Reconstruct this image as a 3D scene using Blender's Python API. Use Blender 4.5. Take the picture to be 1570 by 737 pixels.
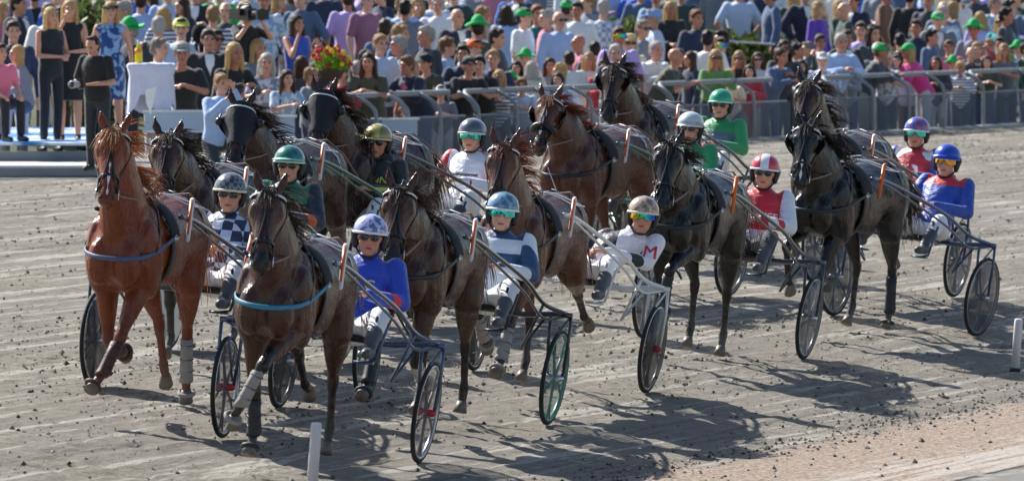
import bpy, math, random
import numpy as np
from mathutils import Vector, Matrix, Euler, noise
R = math.radians
rnd = random.Random(7)
nr = np.random.RandomState(11)
for o in list(bpy.data.objects): bpy.data.objects.remove(o)
S = bpy.context.scene
COL = S.collection

# ------------------------------------------------------------------ camera
CAMZ, PITCH, FPX = 3.5, math.atan(448.5/12000), 12000.0
cd = bpy.data.cameras.new('camera'); cam = bpy.data.objects.new('camera', cd); COL.objects.link(cam)
cam.location = (0, 0, CAMZ); cam.rotation_euler = (math.pi/2-PITCH, 0, 0)
cd.sensor_width = 36; cd.lens = 36*FPX/1570; cd.clip_end = 3000; cd.clip_start = 1
cd.dof.use_dof = True; cd.dof.focus_distance = 59; cd.dof.aperture_fstop = 6.6
S.camera = cam
# ------------------------------------------------------------------ light
SUN_DIR = Vector((-1.71, 1.75, 0)).normalized(); SUN_EL = R(41)
W = bpy.data.worlds.new('World'); S.world = W; W.use_nodes = True
nt = W.node_tree; bg = nt.nodes['Background']
sky = nt.nodes.new('ShaderNodeTexSky'); sky.sky_type = 'NISHITA'; sky.sun_disc = False
sky.sun_elevation = SUN_EL; sky.sun_rotation = math.atan2(SUN_DIR.x, SUN_DIR.y)
nt.links.new(sky.outputs[0], bg.inputs[0]); bg.inputs[1].default_value = 0.088
sd = bpy.data.lights.new('sun', 'SUN'); sd.energy = 5.0; sd.angle = R(0.5); sd.color = (1, .96, .90)
sun = bpy.data.objects.new('sun', sd); COL.objects.link(sun)
tos = Vector((SUN_DIR.x*math.cos(SUN_EL), SUN_DIR.y*math.cos(SUN_EL), math.sin(SUN_EL)))
sun.rotation_euler = tos.to_track_quat('Z', 'Y').to_euler(); sun.location = tos*200
S.view_settings.view_transform = 'Standard'; S.view_settings.look = 'None'
S.view_settings.gamma = 1; S.view_settings.use_curve_mapping = False
S.view_settings.exposure = 0.72
S.render.engine = 'CYCLES'

# ------------------------------------------------------------------ placing
FW = Vector((0, math.cos(PITCH), -math.sin(PITCH))); UP = Vector((0, math.sin(PITCH), math.cos(PITCH)))
PHI = R(20)
HX = Vector((math.sin(PHI), math.cos(PHI), 0)); AX = Vector((-math.cos(PHI), math.sin(PHI), 0))
FA = Vector((-5.63, 86.1, 0)); FB = Vector((7.47, 114.2, 0))            # the rail line
FD = (FB-FA).normalized(); FN = Vector((-FD.y, FD.x, 0))           # along it / away from the track
def ray(px, py): return FW*FPX + Vector((px-785, 0, 0)) - UP*(py-368.5)
def proj(p):
    d = Vector(p)-Vector((0, 0, CAMZ)); z = d.dot(FW)
    return 785+FPX*d.x/z, 368.5-FPX*d.dot(UP)/z
def bank(v):
    if v < 18.8: return (v-18.8)*(.11 if v > 17.6 else .0) - (.132 if v <= 17.6 else 0)
    if v < 21.5: return .11*(v-18.8)
    return min(.93, .297+.06*(v-21.5))
def wof(x, y): return (Vector((x, y, 0))-FA).dot(FN)
def bankz(w): return .5+.07*max(0, min(w, 16))
def gz(x, y):
    if wof(x, y) > .2: return bankz(wof(x, y))
    return bank(x*AX.x+y*AX.y)
def at(px, py, zf=gz):
    r = ray(px, py); t0 = 20/FPX; t = t0; prev = None
    o = Vector((0, 0, CAMZ))
    while t < 400/FPX:
        p = o+r*t
        if p.z <= zf(p.x, p.y):
            lo, hi = t-.5/FPX, t
            for _ in range(25):
                m = (lo+hi)/2; p = o+r*m
                if p.z <= zf(p.x, p.y): hi = m
                else: lo = m
            return o+r*hi
        t += .5/FPX
    return o+r*t
def at_depth(px, py, d):
    r = ray(px, py); return Vector((0, 0, CAMZ))+r*(d/r.y)
def normal_at(x, y):
    e = .3; return Vector((-(gz(x+e, y)-gz(x-e, y))/(2*e), -(gz(x, y+e)-gz(x, y-e))/(2*e), 1)).normalized()

# ------------------------------------------------------------------ geometry kit
def V(*a): return np.array(a, float)
def nrm(a):
    a = np.asarray(a, float); n = np.linalg.norm(a); return a/n if n > 1e-9 else a
def frame(d, hint=(1, 0, 0)):
    d = nrm(d); h = np.asarray(hint, float)
    if abs(d.dot(h)) > .95: h = V(0, 0, 1) if abs(d[2]) < .9 else V(0, 1, 0)
    a = nrm(h-d*d.dot(h)); return a, np.cross(d, a)
class G:
    def __init__(s): s.v = []; s.f = []; s.n = 0; s.tags = []; s.m = []
    def add(s, v, f, m=0):
        s.v.append(np.asarray(v, float)); s.f += [tuple(i+s.n for i in q) for q in f]; s.m += [m]*len(f); s.n += len(v); return s
    def loft(s, rings, n=12, m=0, tag=None):
        """rings: (centre, half axis a, half axis b)"""
        vs = []
        for c, a, b in rings:
            for k in range(n):
                t = 2*math.pi*k/n; vs.append(np.asarray(c)+np.asarray(a)*math.cos(t)+np.asarray(b)*math.sin(t))
            if tag is not None: s.tags.append((np.asarray(c, float), tag))
        fs = []
        L = len(rings)
        for i in range(L-1):
            for k in range(n):
                fs.append((i*n+k, i*n+(k+1) % n, (i+1)*n+(k+1) % n, (i+1)*n+k))
        fs.append(tuple(range(n))[::-1]); fs.append(tuple((L-1)*n+k for k in range(n)))
        return s.add(vs, fs, m)
    def cone(s, p0, r0, p1, r1, n=10, m=0, tag=None, flat=1.0, hint=(1, 0, 0)):
        """tapered capsule"""
        p0 = np.asarray(p0, float); p1 = np.asarray(p1, float); d = nrm(p1-p0); a, b = frame(d, hint)
        rg = []
        for q in (-.98, -.8, -.45): rr = r0*math.sqrt(1-q*q); rg.append((p0+d*r0*q, a*rr, b*rr*flat))
        rg.append((p0, a*r0, b*r0*flat)); 
        L = np.linalg.norm(p1-p0); k = max(1, int(L/.06)) if tag is not None else 1
        for i in range(1, k): t = i/k; r = r0+(r1-r0)*t; rg.append((p0+(p1-p0)*t, a*r, b*r*flat))
        rg.append((p1, a*r1, b*r1*flat))
        for q in (.45, .8, .98): rr = r1*math.sqrt(1-q*q); rg.append((p1+d*r1*q, a*rr, b*rr*flat))
        return s.loft(rg, n, m, tag)
    def ell(s, c, r, rot=None, n=12, m=0, tag=None):
        rg = []; c = np.asarray(c, float)
        M = np.eye(3) if rot is None else np.array(Euler(rot).to_matrix())
        for q in (-.985, -.85, -.6, -.3, 0, .3, .6, .85, .985):
            rr = math.sqrt(1-q*q); rg.append((c+M@V(0, 0, q*r[2]), M@V(r[0]*rr, 0, 0), M@V(0, r[1]*rr, 0)))
        return s.loft(rg, n, m, tag)
    def tube(s, pts, r, n=6, m=0, flat=1.0, hint=(1, 0, 0)):
        pts = [np.asarray(p, float) for p in pts]; rg = []
        for i, p in enumerate(pts):
            d = pts[min(i+1, len(pts)-1)]-pts[max(i-1, 0)]; a, b = frame(d, hint)
            rr = r[i] if isinstance(r, (list, tuple)) else r
            rg.append((p, a*rr, b*rr*flat))
        return s.loft(rg, n, m)
    def box(s, c, d, rot=None, m=0):
        c = np.asarray(c, float); M = np.eye(3) if rot is None else np.array(Euler(rot).to_matrix())
        vs = [c+M@V(x*d[0]/2, y*d[1]/2, z*d[2]/2) for x in (-1, 1) for y in (-1, 1) for z in (-1, 1)]
        return s.add(vs, [(0, 1, 3, 2), (4, 6, 7, 5), (0, 4, 5, 1), (2, 3, 7, 6), (0, 2, 6, 4), (1, 5, 7, 3)], m)
    def torus(s, c, Rr, r, axis=(1, 0, 0), n=32, k=8, m=0, flat=1.0):
        a, b = frame(axis); ax = nrm(axis); c = np.asarray(c, float); vs = []; fs = []
        for i in range(n):
            t = 2*math.pi*i/n; d = a*math.cos(t)+b*math.sin(t)
            for j in range(k):
                u = 2*math.pi*j/k; vs.append(c+d*(Rr+r*math.cos(u))+ax*r*flat*math.sin(u))
        for i in range(n):
            for j in range(k): fs.append((i*k+j, i*k+(j+1) % k, ((i+1) % n)*k+(j+1) % k, ((i+1) % n)*k+j))
        return s.add(vs, fs, m)
    def mesh(s, name, smooth=True):
        me = bpy.data.meshes.new(name)
        me.from_pydata(np.concatenate(s.v).tolist() if s.v else [], [], s.f)
        if smooth: me.polygons.foreach_set('use_smooth', [True]*len(me.polygons))
        if any(s.m): me.polygons.foreach_set('material_index', s.m)
        me.update(); return me
def bez(pts, n=12):
    """catmull-rom through points"""
    P = [np.asarray(p, float) for p in pts]; P = [2*P[0]-P[1]]+P+[2*P[-1]-P[-2]]; out = []
    for i in range(1, len(P)-2):
        for k in range(n):
            t = k/n; a, b, c, d = P[i-1:i+3]
            out.append(.5*((2*b)+(c-a)*t+(2*a-5*b+4*c-d)*t*t+(3*b-a-3*c+d)*t**3))
    out.append(P[-2]); return out
def blob(g, name, vox=.015, sm=3, extra=None, attr=None):
    """fuse the shapes of g into one continuous skin"""
    me = g.mesh(name); o = bpy.data.objects.new('tmp', me); COL.objects.link(o)
    md = o.modifiers.new('r', 'REMESH'); md.mode = 'VOXEL'; md.voxel_size = vox; md.use_smooth_shade = True
    if sm: m2 = o.modifiers.new('s', 'SMOOTH'); m2.iterations = sm; m2.factor = .5
    dg = bpy.context.evaluated_depsgraph_get(); dg.update()
    out = bpy.data.meshes.new_from_object(o.evaluated_get(dg)); out.name = name
    bpy.data.objects.remove(o); bpy.data.meshes.remove(me)
    if g.tags:
        n = len(out.vertices); co = np.empty(n*3); out.vertices.foreach_get('co', co); co = co.reshape(-1, 3)
        T = np.array([t[0] for t in g.tags]); F = np.array([t[1] for t in g.tags], float); val = np.empty(n)
        for i in range(0, n, 4000):
            d2 = ((co[i:i+4000, None, :]-T[None])**2).sum(2); w = 1/(d2+1e-4)**3; val[i:i+4000] = (w*F).sum(1)/w.sum(1)
        a = out.attributes.new('pt', 'FLOAT', 'POINT'); a.data.foreach_set('value', val)
    if extra is not None and extra.n:       # eyes and the like, joined to the skin with their own materials
        v0 = np.empty(len(out.vertices)*3); out.vertices.foreach_get('co', v0); v0 = v0.reshape(-1, 3)
        fs = [tuple(p.vertices) for p in out.polygons]; n0 = len(v0)
        pt = None
        if g.tags: pt = np.concatenate([val, np.zeros(extra.n)])
        me2 = bpy.data.meshes.new(name)
        me2.from_pydata(np.concatenate([v0]+extra.v).tolist(), [], fs+[tuple(i+n0 for i in f) for f in extra.f])
        me2.polygons.foreach_set('use_smooth', [True]*len(me2.polygons))
        me2.polygons.foreach_set('material_index', [0]*len(fs)+extra.m)
        if pt is not None: me2.attributes.new('pt', 'FLOAT', 'POINT').data.foreach_set('value', pt)
        bpy.data.meshes.remove(out); out = me2; out.update()
    return out

# ------------------------------------------------------------------ scene objects
def tag(o, label=None, cat=None, group=None, kind=None):
    if label: o['label'] = label
    if cat: o['category'] = cat
    if group: o['group'] = group
    if kind: o['kind'] = kind
    return o
def obj(name, me, mats=None, parent=None, loc=None, smooth=True):
    if isinstance(me, G): me = me.mesh(name, smooth)
    o = bpy.data.objects.new(name, me); COL.objects.link(o)
    if mats is not None:
        ms = mats if isinstance(mats, (list, tuple)) else [mats]
        while len(me.materials) < len(ms): me.materials.append(None)
        for i, m in enumerate(ms): o.material_slots[i].link = 'OBJECT'; o.material_slots[i].material = m
    if parent: o.parent = parent
    if loc is not None: o.location = loc
    return o
def empty(name, loc=(0, 0, 0)):
    o = bpy.data.objects.new(name, None); COL.objects.link(o); o.location = loc; o.empty_display_size = .1; return o
def copy_tree(o, parent=None):
    c = o.copy(); COL.objects.link(c); c.parent = parent
    for ch in o.children: copy_tree(ch, c)
    return c

# ------------------------------------------------------------------ materials
def lin(c):
    if isinstance(c, str): c = [int(c[i:i+2], 16)/255 for i in (0, 2, 4)]
    return tuple(x/12.92 if x <= .04045 else ((x+.055)/1.055)**2.4 for x in c)+(1,)
MC = {}
def newmat(name):
    m = bpy.data.materials.new(name); m.use_nodes = True; t = m.node_tree
    return m, t, t.nodes['Principled BSDF']
def mixc(t, fac, a, b, bt='MIX'):
    n = t.nodes.new('ShaderNodeMix'); n.data_type = 'RGBA'; n.blend_type = bt
    for sock, val in ((n.inputs[0], fac), (n.inputs[6], a), (n.inputs[7], b)):
        if isinstance(val, bpy.types.NodeSocket): t.links.new(val, sock)
        else: sock.default_value = val
    return n.outputs[2]
def math_(t, op, a, b=None, c=None):
    n = t.nodes.new('ShaderNodeMath'); n.operation = op
    for i, val in enumerate((a, b, c)):
        if val is None: continue
        if isinstance(val, bpy.types.NodeSocket): t.links.new(val, n.inputs[i])
        else: n.inputs[i].default_value = val
    return n.outputs[0]
def noise_(t, scale, detail=3, rough=.5, vec=None):
    n = t.nodes.new('ShaderNodeTexNoise'); n.inputs['Scale'].default_value = scale; n.inputs['Detail'].default_value = detail
    n.inputs['Roughness'].default_value = rough
    if vec is None: vec = t.nodes.new('ShaderNodeTexCoord').outputs['Object']
    t.links.new(vec, n.inputs['Vector']); return n.outputs['Fac']
def ramp(t, fac, stops):
    n = t.nodes.new('ShaderNodeValToRGB'); e = n.color_ramp.elements
    while len(e) < len(stops): e.new(.5)
    for i, (p, c) in enumerate(stops): e[i].position = p; e[i].color = c if len(c) == 4 else (*c, 1)
    t.links.new(fac, n.inputs[0]); return n.outputs[0]
def bump(t, b, h, strength=.3, dist=.01):
    n = t.nodes.new('ShaderNodeBump'); n.inputs['Strength'].default_value = strength; n.inputs['Distance'].default_value = dist
    t.links.new(h, n.inputs['Height']); t.links.new(n.outputs[0], b.inputs['Normal'])
def plain(name, col, rough=.5, metal=0, var=.12, scale=20, bmp=.0, spec=.5, coat=0):
    key = (name, str(col), rough, metal, coat)
    if key in MC: return MC[key]
    m, t, b = newmat(name); c = lin(col)
    f = noise_(t, scale, 4)
    t.links.new(mixc(t, f, tuple(x*(1-var) for x in c[:3])+(1,), tuple(min(1, x*(1+var)) for x in c[:3])+(1,)), b.inputs['Base Color'])
    b.inputs['Roughness'].default_value = rough; b.inputs['Metallic'].default_value = metal
    b.inputs['Specular IOR Level'].default_value = spec; b.inputs['Coat Weight'].default_value = coat
    if bmp: bump(t, b, f, bmp)
    MC[key] = m; return m
def cloth(col, pattern=None, c2=None):
    key = ('cloth', col, pattern, c2)
    if key in MC: return MC[key]
    m, t, b = newmat('cloth'); c = tuple(min(.85, x*1.15+.012) for x in lin(col)[:3])+(1,)  # backlight flare put into the cloth colour: brighter, with lifted blacks
    tc = t.nodes.new('ShaderNodeTexCoord').outputs['Object']
    f = noise_(t, 7, 3, .5, tc)
    base = mixc(t, f, tuple(x*.85 for x in c[:3])+(1,), tuple(min(1, x*1.12) for x in c[:3])+(1,))
    if pattern == 'floral':
        v = t.nodes.new('ShaderNodeTexNoise'); v.inputs['Scale'].default_value = 14; v.inputs['Detail'].default_value = 1; t.links.new(tc, v.inputs['Vector'])
        base = mixc(t, ramp(t, v.outputs['Fac'], [(.48, (0, 0, 0)), (.53, (1, 1, 1))]), base, lin(c2))
    elif pattern == 'stripe':
        w = t.nodes.new('ShaderNodeTexWave'); w.inputs['Scale'].default_value = 6; w.bands_direction = 'Z'; t.links.new(tc, w.inputs['Vector'])
        base = mixc(t, ramp(t, w.outputs['Fac'], [(.45, (0, 0, 0)), (.55, (1, 1, 1))]), base, lin(c2))
    elif pattern == 'check':
        w = t.nodes.new('ShaderNodeTexChecker'); w.inputs['Scale'].default_value = 16; t.links.new(tc, w.inputs['Vector'])
        base = mixc(t, w.outputs['Fac'], base, lin(c2))
    t.links.new(base, b.inputs['Base Color']); b.inputs['Roughness'].default_value = .85
    b.inputs['Sheen Weight'].default_value = .35; b.inputs['Sheen Roughness'].default_value = .4
    bump(t, b, noise_(t, 9, 4, .55, tc), .7, .02)
    MC[key] = m; return m
def hairmat(col, thin=.42):
    key = ('hair', col, thin)
    if key in MC: return MC[key]
    m, t, b = newmat('hair'); c = lin(col)
    st = t.nodes.new('ShaderNodeTexNoise'); st.inputs['Scale'].default_value = 30
    mp = t.nodes.new('ShaderNodeMapping'); mp.inputs['Scale'].default_value = (3, 3, .5)
    t.links.new(t.nodes.new('ShaderNodeTexCoord').outputs['Object'], mp.inputs[0]); t.links.new(mp.outputs[0], st.inputs['Vector'])
    cc = mixc(t, st.outputs['Fac'], tuple(x*.6 for x in c[:3])+(1,), tuple(min(1, x*1.4) for x in c[:3])+(1,))
    t.links.new(cc, b.inputs['Base Color']); b.inputs['Roughness'].default_value = .42
    b.inputs['Sheen Weight'].default_value = 1; b.inputs['Sheen Roughness'].default_value = .25; b.inputs['Sheen Tint'].default_value = (1, .93, .8, 1)
    bump(t, b, st.outputs['Fac'], .8, .012)
    tr = t.nodes.new('ShaderNodeBsdfTranslucent'); tr.inputs[0].default_value = tuple(min(1, x**.55) for x in c[:3])+(1,)
    ms = t.nodes.new('ShaderNodeMixShader'); ms.inputs[0].default_value = thin
    t.links.new(b.outputs[0], ms.inputs[1]); t.links.new(tr.outputs[0], ms.inputs[2])
    t.links.new(ms.outputs[0], t.nodes['Material Output'].inputs[0])
    MC[key] = m; return m
def skinmat(col):
    key = ('skin', col)
    if key in MC: return MC[key]
    m, t, b = newmat('skin'); c = lin(col); f = noise_(t, 25, 3)
    t.links.new(mixc(t, f, (c[0]*.85, c[1]*.75, c[2]*.72, 1), (min(1, c[0]*1.1), c[1]*1.05, c[2]*1.03, 1)), b.inputs['Base Color'])
    b.inputs['Roughness'].default_value = .45; b.inputs['Subsurface Weight'].default_value = 0
    b.inputs['Sheen Weight'].default_value = .3
    MC[key] = m; return m
SKINS = ['d8a286', 'c98f73', 'e0ae95', 'b87c62']
EYEM = plain('eye_dark', '1c1a19', .2, var=0); LIPM = plain('lips', 'a0564e', .5, var=.05)
BLACKL = plain('black_leather', '15161a', .38, var=.2, scale=60, bmp=.1)
STEEL = plain('steel', 'c8ccd2', .25, 1, var=.05)
WHITEP = plain('white_paint', 'dcdfe2', .4, var=.06)
# ================================================================== SETTING
def vnoise(shape, cells, seed):
    r = np.random.RandomState(seed); g = r.rand(cells[0]+2, cells[1]+2)
    x = np.linspace(0, cells[0], shape[0], endpoint=False); y = np.linspace(0, cells[1], shape[1], endpoint=False)
    xi = x.astype(int); yi = y.astype(int); fx = (x-xi)[:, None]; fy = (y-yi)[None]; fx = fx*fx*(3-2*fx); fy = fy*fy*(3-2*fy)
    a = g[np.ix_(xi, yi)]; b = g[np.ix_(xi+1, yi)]; c = g[np.ix_(xi, yi+1)]; d = g[np.ix_(xi+1, yi+1)]
    return a*(1-fx)*(1-fy)+b*fx*(1-fy)+c*(1-fx)*fy+d*fx*fy
def grid_mesh(name, us, vs, posf, keep=None, disp=None):
    nu, nv = len(us), len(vs); U, Vv = np.meshgrid(us, vs, indexing='ij')
    X, Y, Z = posf(U, Vv)
    if disp is not None: Z = Z+disp
    co = np.stack([X, Y, Z], -1).reshape(-1, 3); idx = np.arange(nu*nv).reshape(nu, nv)
    q = np.stack([idx[:-1, :-1], idx[1:, :-1], idx[1:, 1:], idx[:-1, 1:]], -1).reshape(-1, 4)
    if keep is not None:
        k = keep(X, Y).reshape(-1); q = q[k[q].all(1)]
    a, b, c = co[q[0][0]], co[q[0][1]], co[q[0][2]]
    if np.cross(b-a, c-b)[2] < 0: q = q[:, ::-1]
    me = bpy.data.meshes.new(name); me.vertices.add(len(co)); me.vertices.foreach_set('co', co.ravel())
    me.loops.add(len(q)*4); me.loops.foreach_set('vertex_index', q.ravel().astype('i'))
    me.polygons.add(len(q)); me.polygons.foreach_set('loop_start', np.arange(0, len(q)*4, 4)); me.polygons.foreach_set('loop_total', np.full(len(q), 4))
    me.polygons.foreach_set('use_smooth', [True]*len(q)); me.update(calc_edges=True); me.validate(); return me
bankv = np.vectorize(bank)
def trackpos(U, Vv):
    return U*HX.x+Vv*AX.x, U*HX.y+Vv*AX.y, bankv(Vv)
def wv(X, Y): return (X-FA.x)*FN.x+(Y-FA.y)*FN.y
# fine sheet where the camera looks, coarse skirt round it
fu = np.arange(39, 121, .065); fv = np.concatenate([np.arange(13, 15.4, .1), np.arange(15.4, 34.5, .036), np.arange(34.5, 50, .25)])
sh = (len(fu), len(fv))
groove = vnoise((8, len(fv)), (2, 180), 6)[0][None, :]-.5
dsp = (vnoise(sh, (330, 200), 1)-.5)*.012+(vnoise(sh, (700, 380), 2)-.5)*.05+np.abs(vnoise(sh, (1000, 430), 8)-.5)*.06+(vnoise(sh, (40, 40), 3)-.5)*.02
pits = vnoise(sh, (560, 260), 4); msk = vnoise(sh, (30, 25), 5)
dsp *= .15; dsp += groove*.012+(vnoise(sh, (26, 300), 14)-.5)*.010
dsp -= np.clip(pits-.60, 0, 1)*.05*(msk > .42)
fade = np.clip((fv-17.0)/.5, .25, 1)[None, :]; dsp = dsp*fade
def dirt_material():
    m, t, b = newmat('track_dirt')
    tc = t.nodes.new('ShaderNodeTexCoord').outputs['Object']
    mp = t.nodes.new('ShaderNodeMapping'); mp.vector_type = 'POINT'; mp.inputs['Rotation'].default_value = (0, 0, PHI); t.links.new(tc, mp.inputs[0])
    sx = t.nodes.new('ShaderNodeSeparateXYZ'); t.links.new(mp.outputs[0], sx.inputs[0])
    v = math_(t, 'MULTIPLY', sx.outputs[0], -1.0)                       # metres across the track
    stretch = t.nodes.new('ShaderNodeMapping'); stretch.inputs['Scale'].default_value = (9, .3, 1); t.links.new(mp.outputs[0], stretch.inputs[0])
    lines = noise_(t, 1.0, 4, .65, stretch.outputs[0])
    fine = noise_(t, 9, 6, .7, tc); big = noise_(t, .5, 4, .6, tc)
    base = mixc(t, ramp(t, fine, [(.3, (0, 0, 0)), (.7, (1, 1, 1))]), (.155, .138, .112, 1), (.44, .40, .325, 1))
    base = mixc(t, ramp(t, big, [(.35, (0, 0, 0)), (.7, (1, 1, 1))]), base, (.31, .285, .25, 1))
    ln = ramp(t, lines, [(.55, (0, 0, 0)), (.61, (1, 1, 1))])
    lnf = math_(t, 'MULTIPLY', ln, math_(t, 'ADD', math_(t, 'MULTIPLY', fine, .7), .4))
    base = mixc(t, lnf, base, (.60, .57, .50, 1))
    dk = ramp(t, lines, [(.36, (1, 1, 1)), (.43, (0, 0, 0))])
    base = mixc(t, math_(t, 'MULTIPLY', dk, .45), base, (.10, .095, .088, 1))
    # pinkish gravel apron inside the posts, pale limed strips nearest the camera
    edge = math_(t, 'ADD', v, math_(t, 'MULTIPLY', math_(t, 'SUBTRACT', noise_(t, 2.2, 5, .7, tc), .5), 1.7))
    gv = noise_(t, 22, 5, .8, tc)
    grav = ramp(t, gv, [(.36, (.17, .115, .085)), (.5, (.46, .36, .285)), (.62, (.64, .53, .44))])
    e1 = t.nodes.new('ShaderNodeMapRange'); e1.inputs[1].default_value = 17.68; e1.inputs[2].default_value = 17.35; t.links.new(edge, e1.inputs[0])
    base = mixc(t, e1.outputs[0], base, grav)
    sm = ramp(t, noise_(t, 1.0, 3, .6, stretch.outputs[0]), [(.42, (0, 0, 0)), (.52, (1, 1, 1))])
    e2 = t.nodes.new('ShaderNodeMapRange'); e2.inputs[1].default_value = 16.5; e2.inputs[2].default_value = 16.2; t.links.new(edge, e2.inputs[0])
    base = mixc(t, math_(t, 'MULTIPLY', e2.outputs[0], math_(t, 'MULTIPLY', sm, math_(t, 'ADD', math_(t, 'MULTIPLY', gv, .8), .1))), base, (.78, .75, .70, 1))
    e3 = t.nodes.new('ShaderNodeMapRange'); e3.inputs[1].default_value = 15.5; e3.inputs[2].default_value = 15.2; t.links.new(edge, e3.inputs[0])
    base = mixc(t, e3.outputs[0], base, (.33, .32, .30, 1))
    t.links.new(base, b.inputs['Base Color']); b.inputs['Roughness'].default_value = .95; b.inputs['Specular IOR Level'].default_value = .15
    bump(t, b, math_(t, 'ADD', math_(t, 'MULTIPLY', lines, .6), noise_(t, 26, 6, .75, tc)), 1.0, .05)
    return m
DIRT = dirt_material()
cover = lambda X, Y: wv(X, Y) < .25
tag(obj('race_track', grid_mesh('race_track', fu, fv, trackpos, cover, dsp), DIRT), kind='structure')
cu = np.concatenate([np.arange(-60, 38, 6), [39.05], np.arange(44, 118, 6), [120.9], np.arange(140, 700, 20)])
cv_ = np.concatenate([np.arange(-260, 10, 12), [13.0, 13.3, 17, 17.6, 18.8, 20, 21.5, 22.5, 24, 30, 32.05, 40, 49.9], np.arange(60, 500, 16)])
def skirtpos(U, Vv):
    x, y, z = trackpos(U, Vv); return x, y, z-.12
ground = grid_mesh('ground', cu, cv_, skirtpos, lambda X, Y: wv(X, Y) < 40)
tag(obj('ground', ground, DIRT), kind='structure')
# grass bank the crowd stands on
GRASS, t, b = newmat('bank_grass'); f = noise_(t, 3, 6, .7)
t.links.new(ramp(t, f, [(.3, (.045, .055, .03)), (.6, (.09, .11, .05))]), b.inputs['Base Color']); b.inputs['Roughness'].default_value = 1; bump(t, b, noise_(t, 20, 5), .8, .05)
def bankpos(U, Vv):
    z = .5+.07*np.clip(Vv, 0, 16); return FA.x+U*FD.x+Vv*FN.x, FA.y+U*FD.y+Vv*FN.y, z
tag(obj('grass_bank', grid_mesh('grass_bank', np.arange(-40, 200, 1.0), np.concatenate([np.arange(0.12, 17, .5), [30, 90, 500]]), bankpos), GRASS), kind='structure')
def fen(t, w, z): p = FA+FD*t+FN*w; return V(p.x, p.y, z)
# ---- clods of thrown earth
def clods():
    g_v = []; g_f = []; n = 0
    base = [V(*p) for p in ((1, 0, 0), (-1, 0, 0), (0, 1, 0), (0, -1, 0), (0, 0, 1), (0, 0, -.6))]
    fc = [(0, 2, 4), (2, 1, 4), (1, 3, 4), (3, 0, 4), (2, 0, 5), (1, 2, 5), (3, 1, 5), (0, 3, 5)]
    r = random.Random(5)
    def put(u, v, s):
        nonlocal n
        x = u*HX.x+v*AX.x; y = u*HX.y+v*AX.y
        if wof(x, y) > -.2: return
        z = bank(v)+s*.25; a = r.random()*6.28; ca, sa = math.cos(a), math.sin(a)
        for p in base:
            q = p*V(r.uniform(.7, 1.4), r.uniform(.7, 1.4), r.uniform(.5, 1.0))*s; g_v.append((x+q[0]*ca-q[1]*sa, y+q[0]*sa+q[1]*ca, z+q[2]))
        g_f.extend([tuple(i+n for i in f) for f in fc]); n += 6
    for i in range(34000):                                  # over the running surface
        u = r.uniform(40, 110); v = r.uniform(17.6, 34)
        if noise.noise(Vector((u*.35, v*.9, 3))) < -.05 and r.random() < .8: continue
        put(u, v, r.choice((.004, .005, .006, .007, .009, .012, .020))*r.uniform(.7, 1.2))
    for i in range(1000):                                   # churned patches by the leading horses
        q = at(r.gauss(190, 130), r.gauss(560, 55)); put(q.x*HX.x+q.y*HX.y, q.x*AX.x+q.y*AX.y, r.choice((.005, .007, .010, .015))*r.uniform(.7, 1.2))
    for i in range(1300):
        q = at(r.uniform(250, 1500), r.gauss(600, 45)-r.uniform(0, 60)); put(q.x*HX.x+q.y*HX.y, q.x*AX.x+q.y*AX.y, r.choice((.006, .009, .013))*r.uniform(.7, 1.2))
    for i in range(3400):                                   # ridge along the inner edge
        u = r.uniform(42, 75); put(u, r.gauss(17.72, .22), r.choice((.005, .008, .011, .018))*r.uniform(.6, 1.2))
    for i in range(420):                                    # scattered on the apron
        u = r.uniform(42, 75); put(u, 17.5-abs(r.gauss(0, .8)), r.choice((.008, .012, .022))*r.uniform(.6, 1.2))
    me = bpy.data.meshes.new('dirt_clods'); me.from_pydata(g_v, [], g_f); me.update(); return me
CLOD, t, b = newmat('clod_earth'); gi = t.nodes.new('ShaderNodeNewGeometry').outputs['Random Per Island']
t.links.new(ramp(t, gi, [(0, (.055, .05, .046)), (.45, (.11, .10, .09)), (1, (.42, .385, .33))]), b.inputs['Base Color']); b.inputs['Roughness'].default_value = .95; b.inputs['Specular IOR Level'].default_value = .1
tag(obj('dirt_clods', clods(), CLOD), 'dark clods of torn earth scattered over the track and its inner edge', 'dirt clods', kind='stuff')

# ---- inner edge posts
POSTM = plain('weathered_white_plastic', 'c9c6c6', .6, var=.12, scale=8)
def edge_post(px, py, h, label):
    p = at(px, py); g = G(); n = 20
    g.loft([((0, 0, -.1), (.036, 0, 0), (0, .036, 0)), ((0, 0, h-.012), (.036, 0, 0), (0, .036, 0)), ((0, 0, h), (.03, 0, 0), (0, .03, 0))], n)
    root = obj('edge_post', g, POSTM, loc=p); root.rotation_euler = (0, R(4), 0)
    g = G(); g.loft([((0, 0, .0), (.048, 0, 0), (0, .048, 0)), ((0, 0, .035), (.042, 0, 0), (0, .042, 0))], n); obj('foot_collar', g, plain('dark_rubber', '24262a', .7), root)
    g = G(); g.ell((0, 0, h), (.034, .034, .01)); obj('cap', g, WHITEP, root)
    return tag(root, label, 'post', 'white posts marking the inner edge')
edge_post(1556, 570, .44, 'short white plastic post at the right edge, casting a shadow on the track')
edge_post(478, 752, .44, 'short white plastic post right in front of the leading bay horse')

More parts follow.
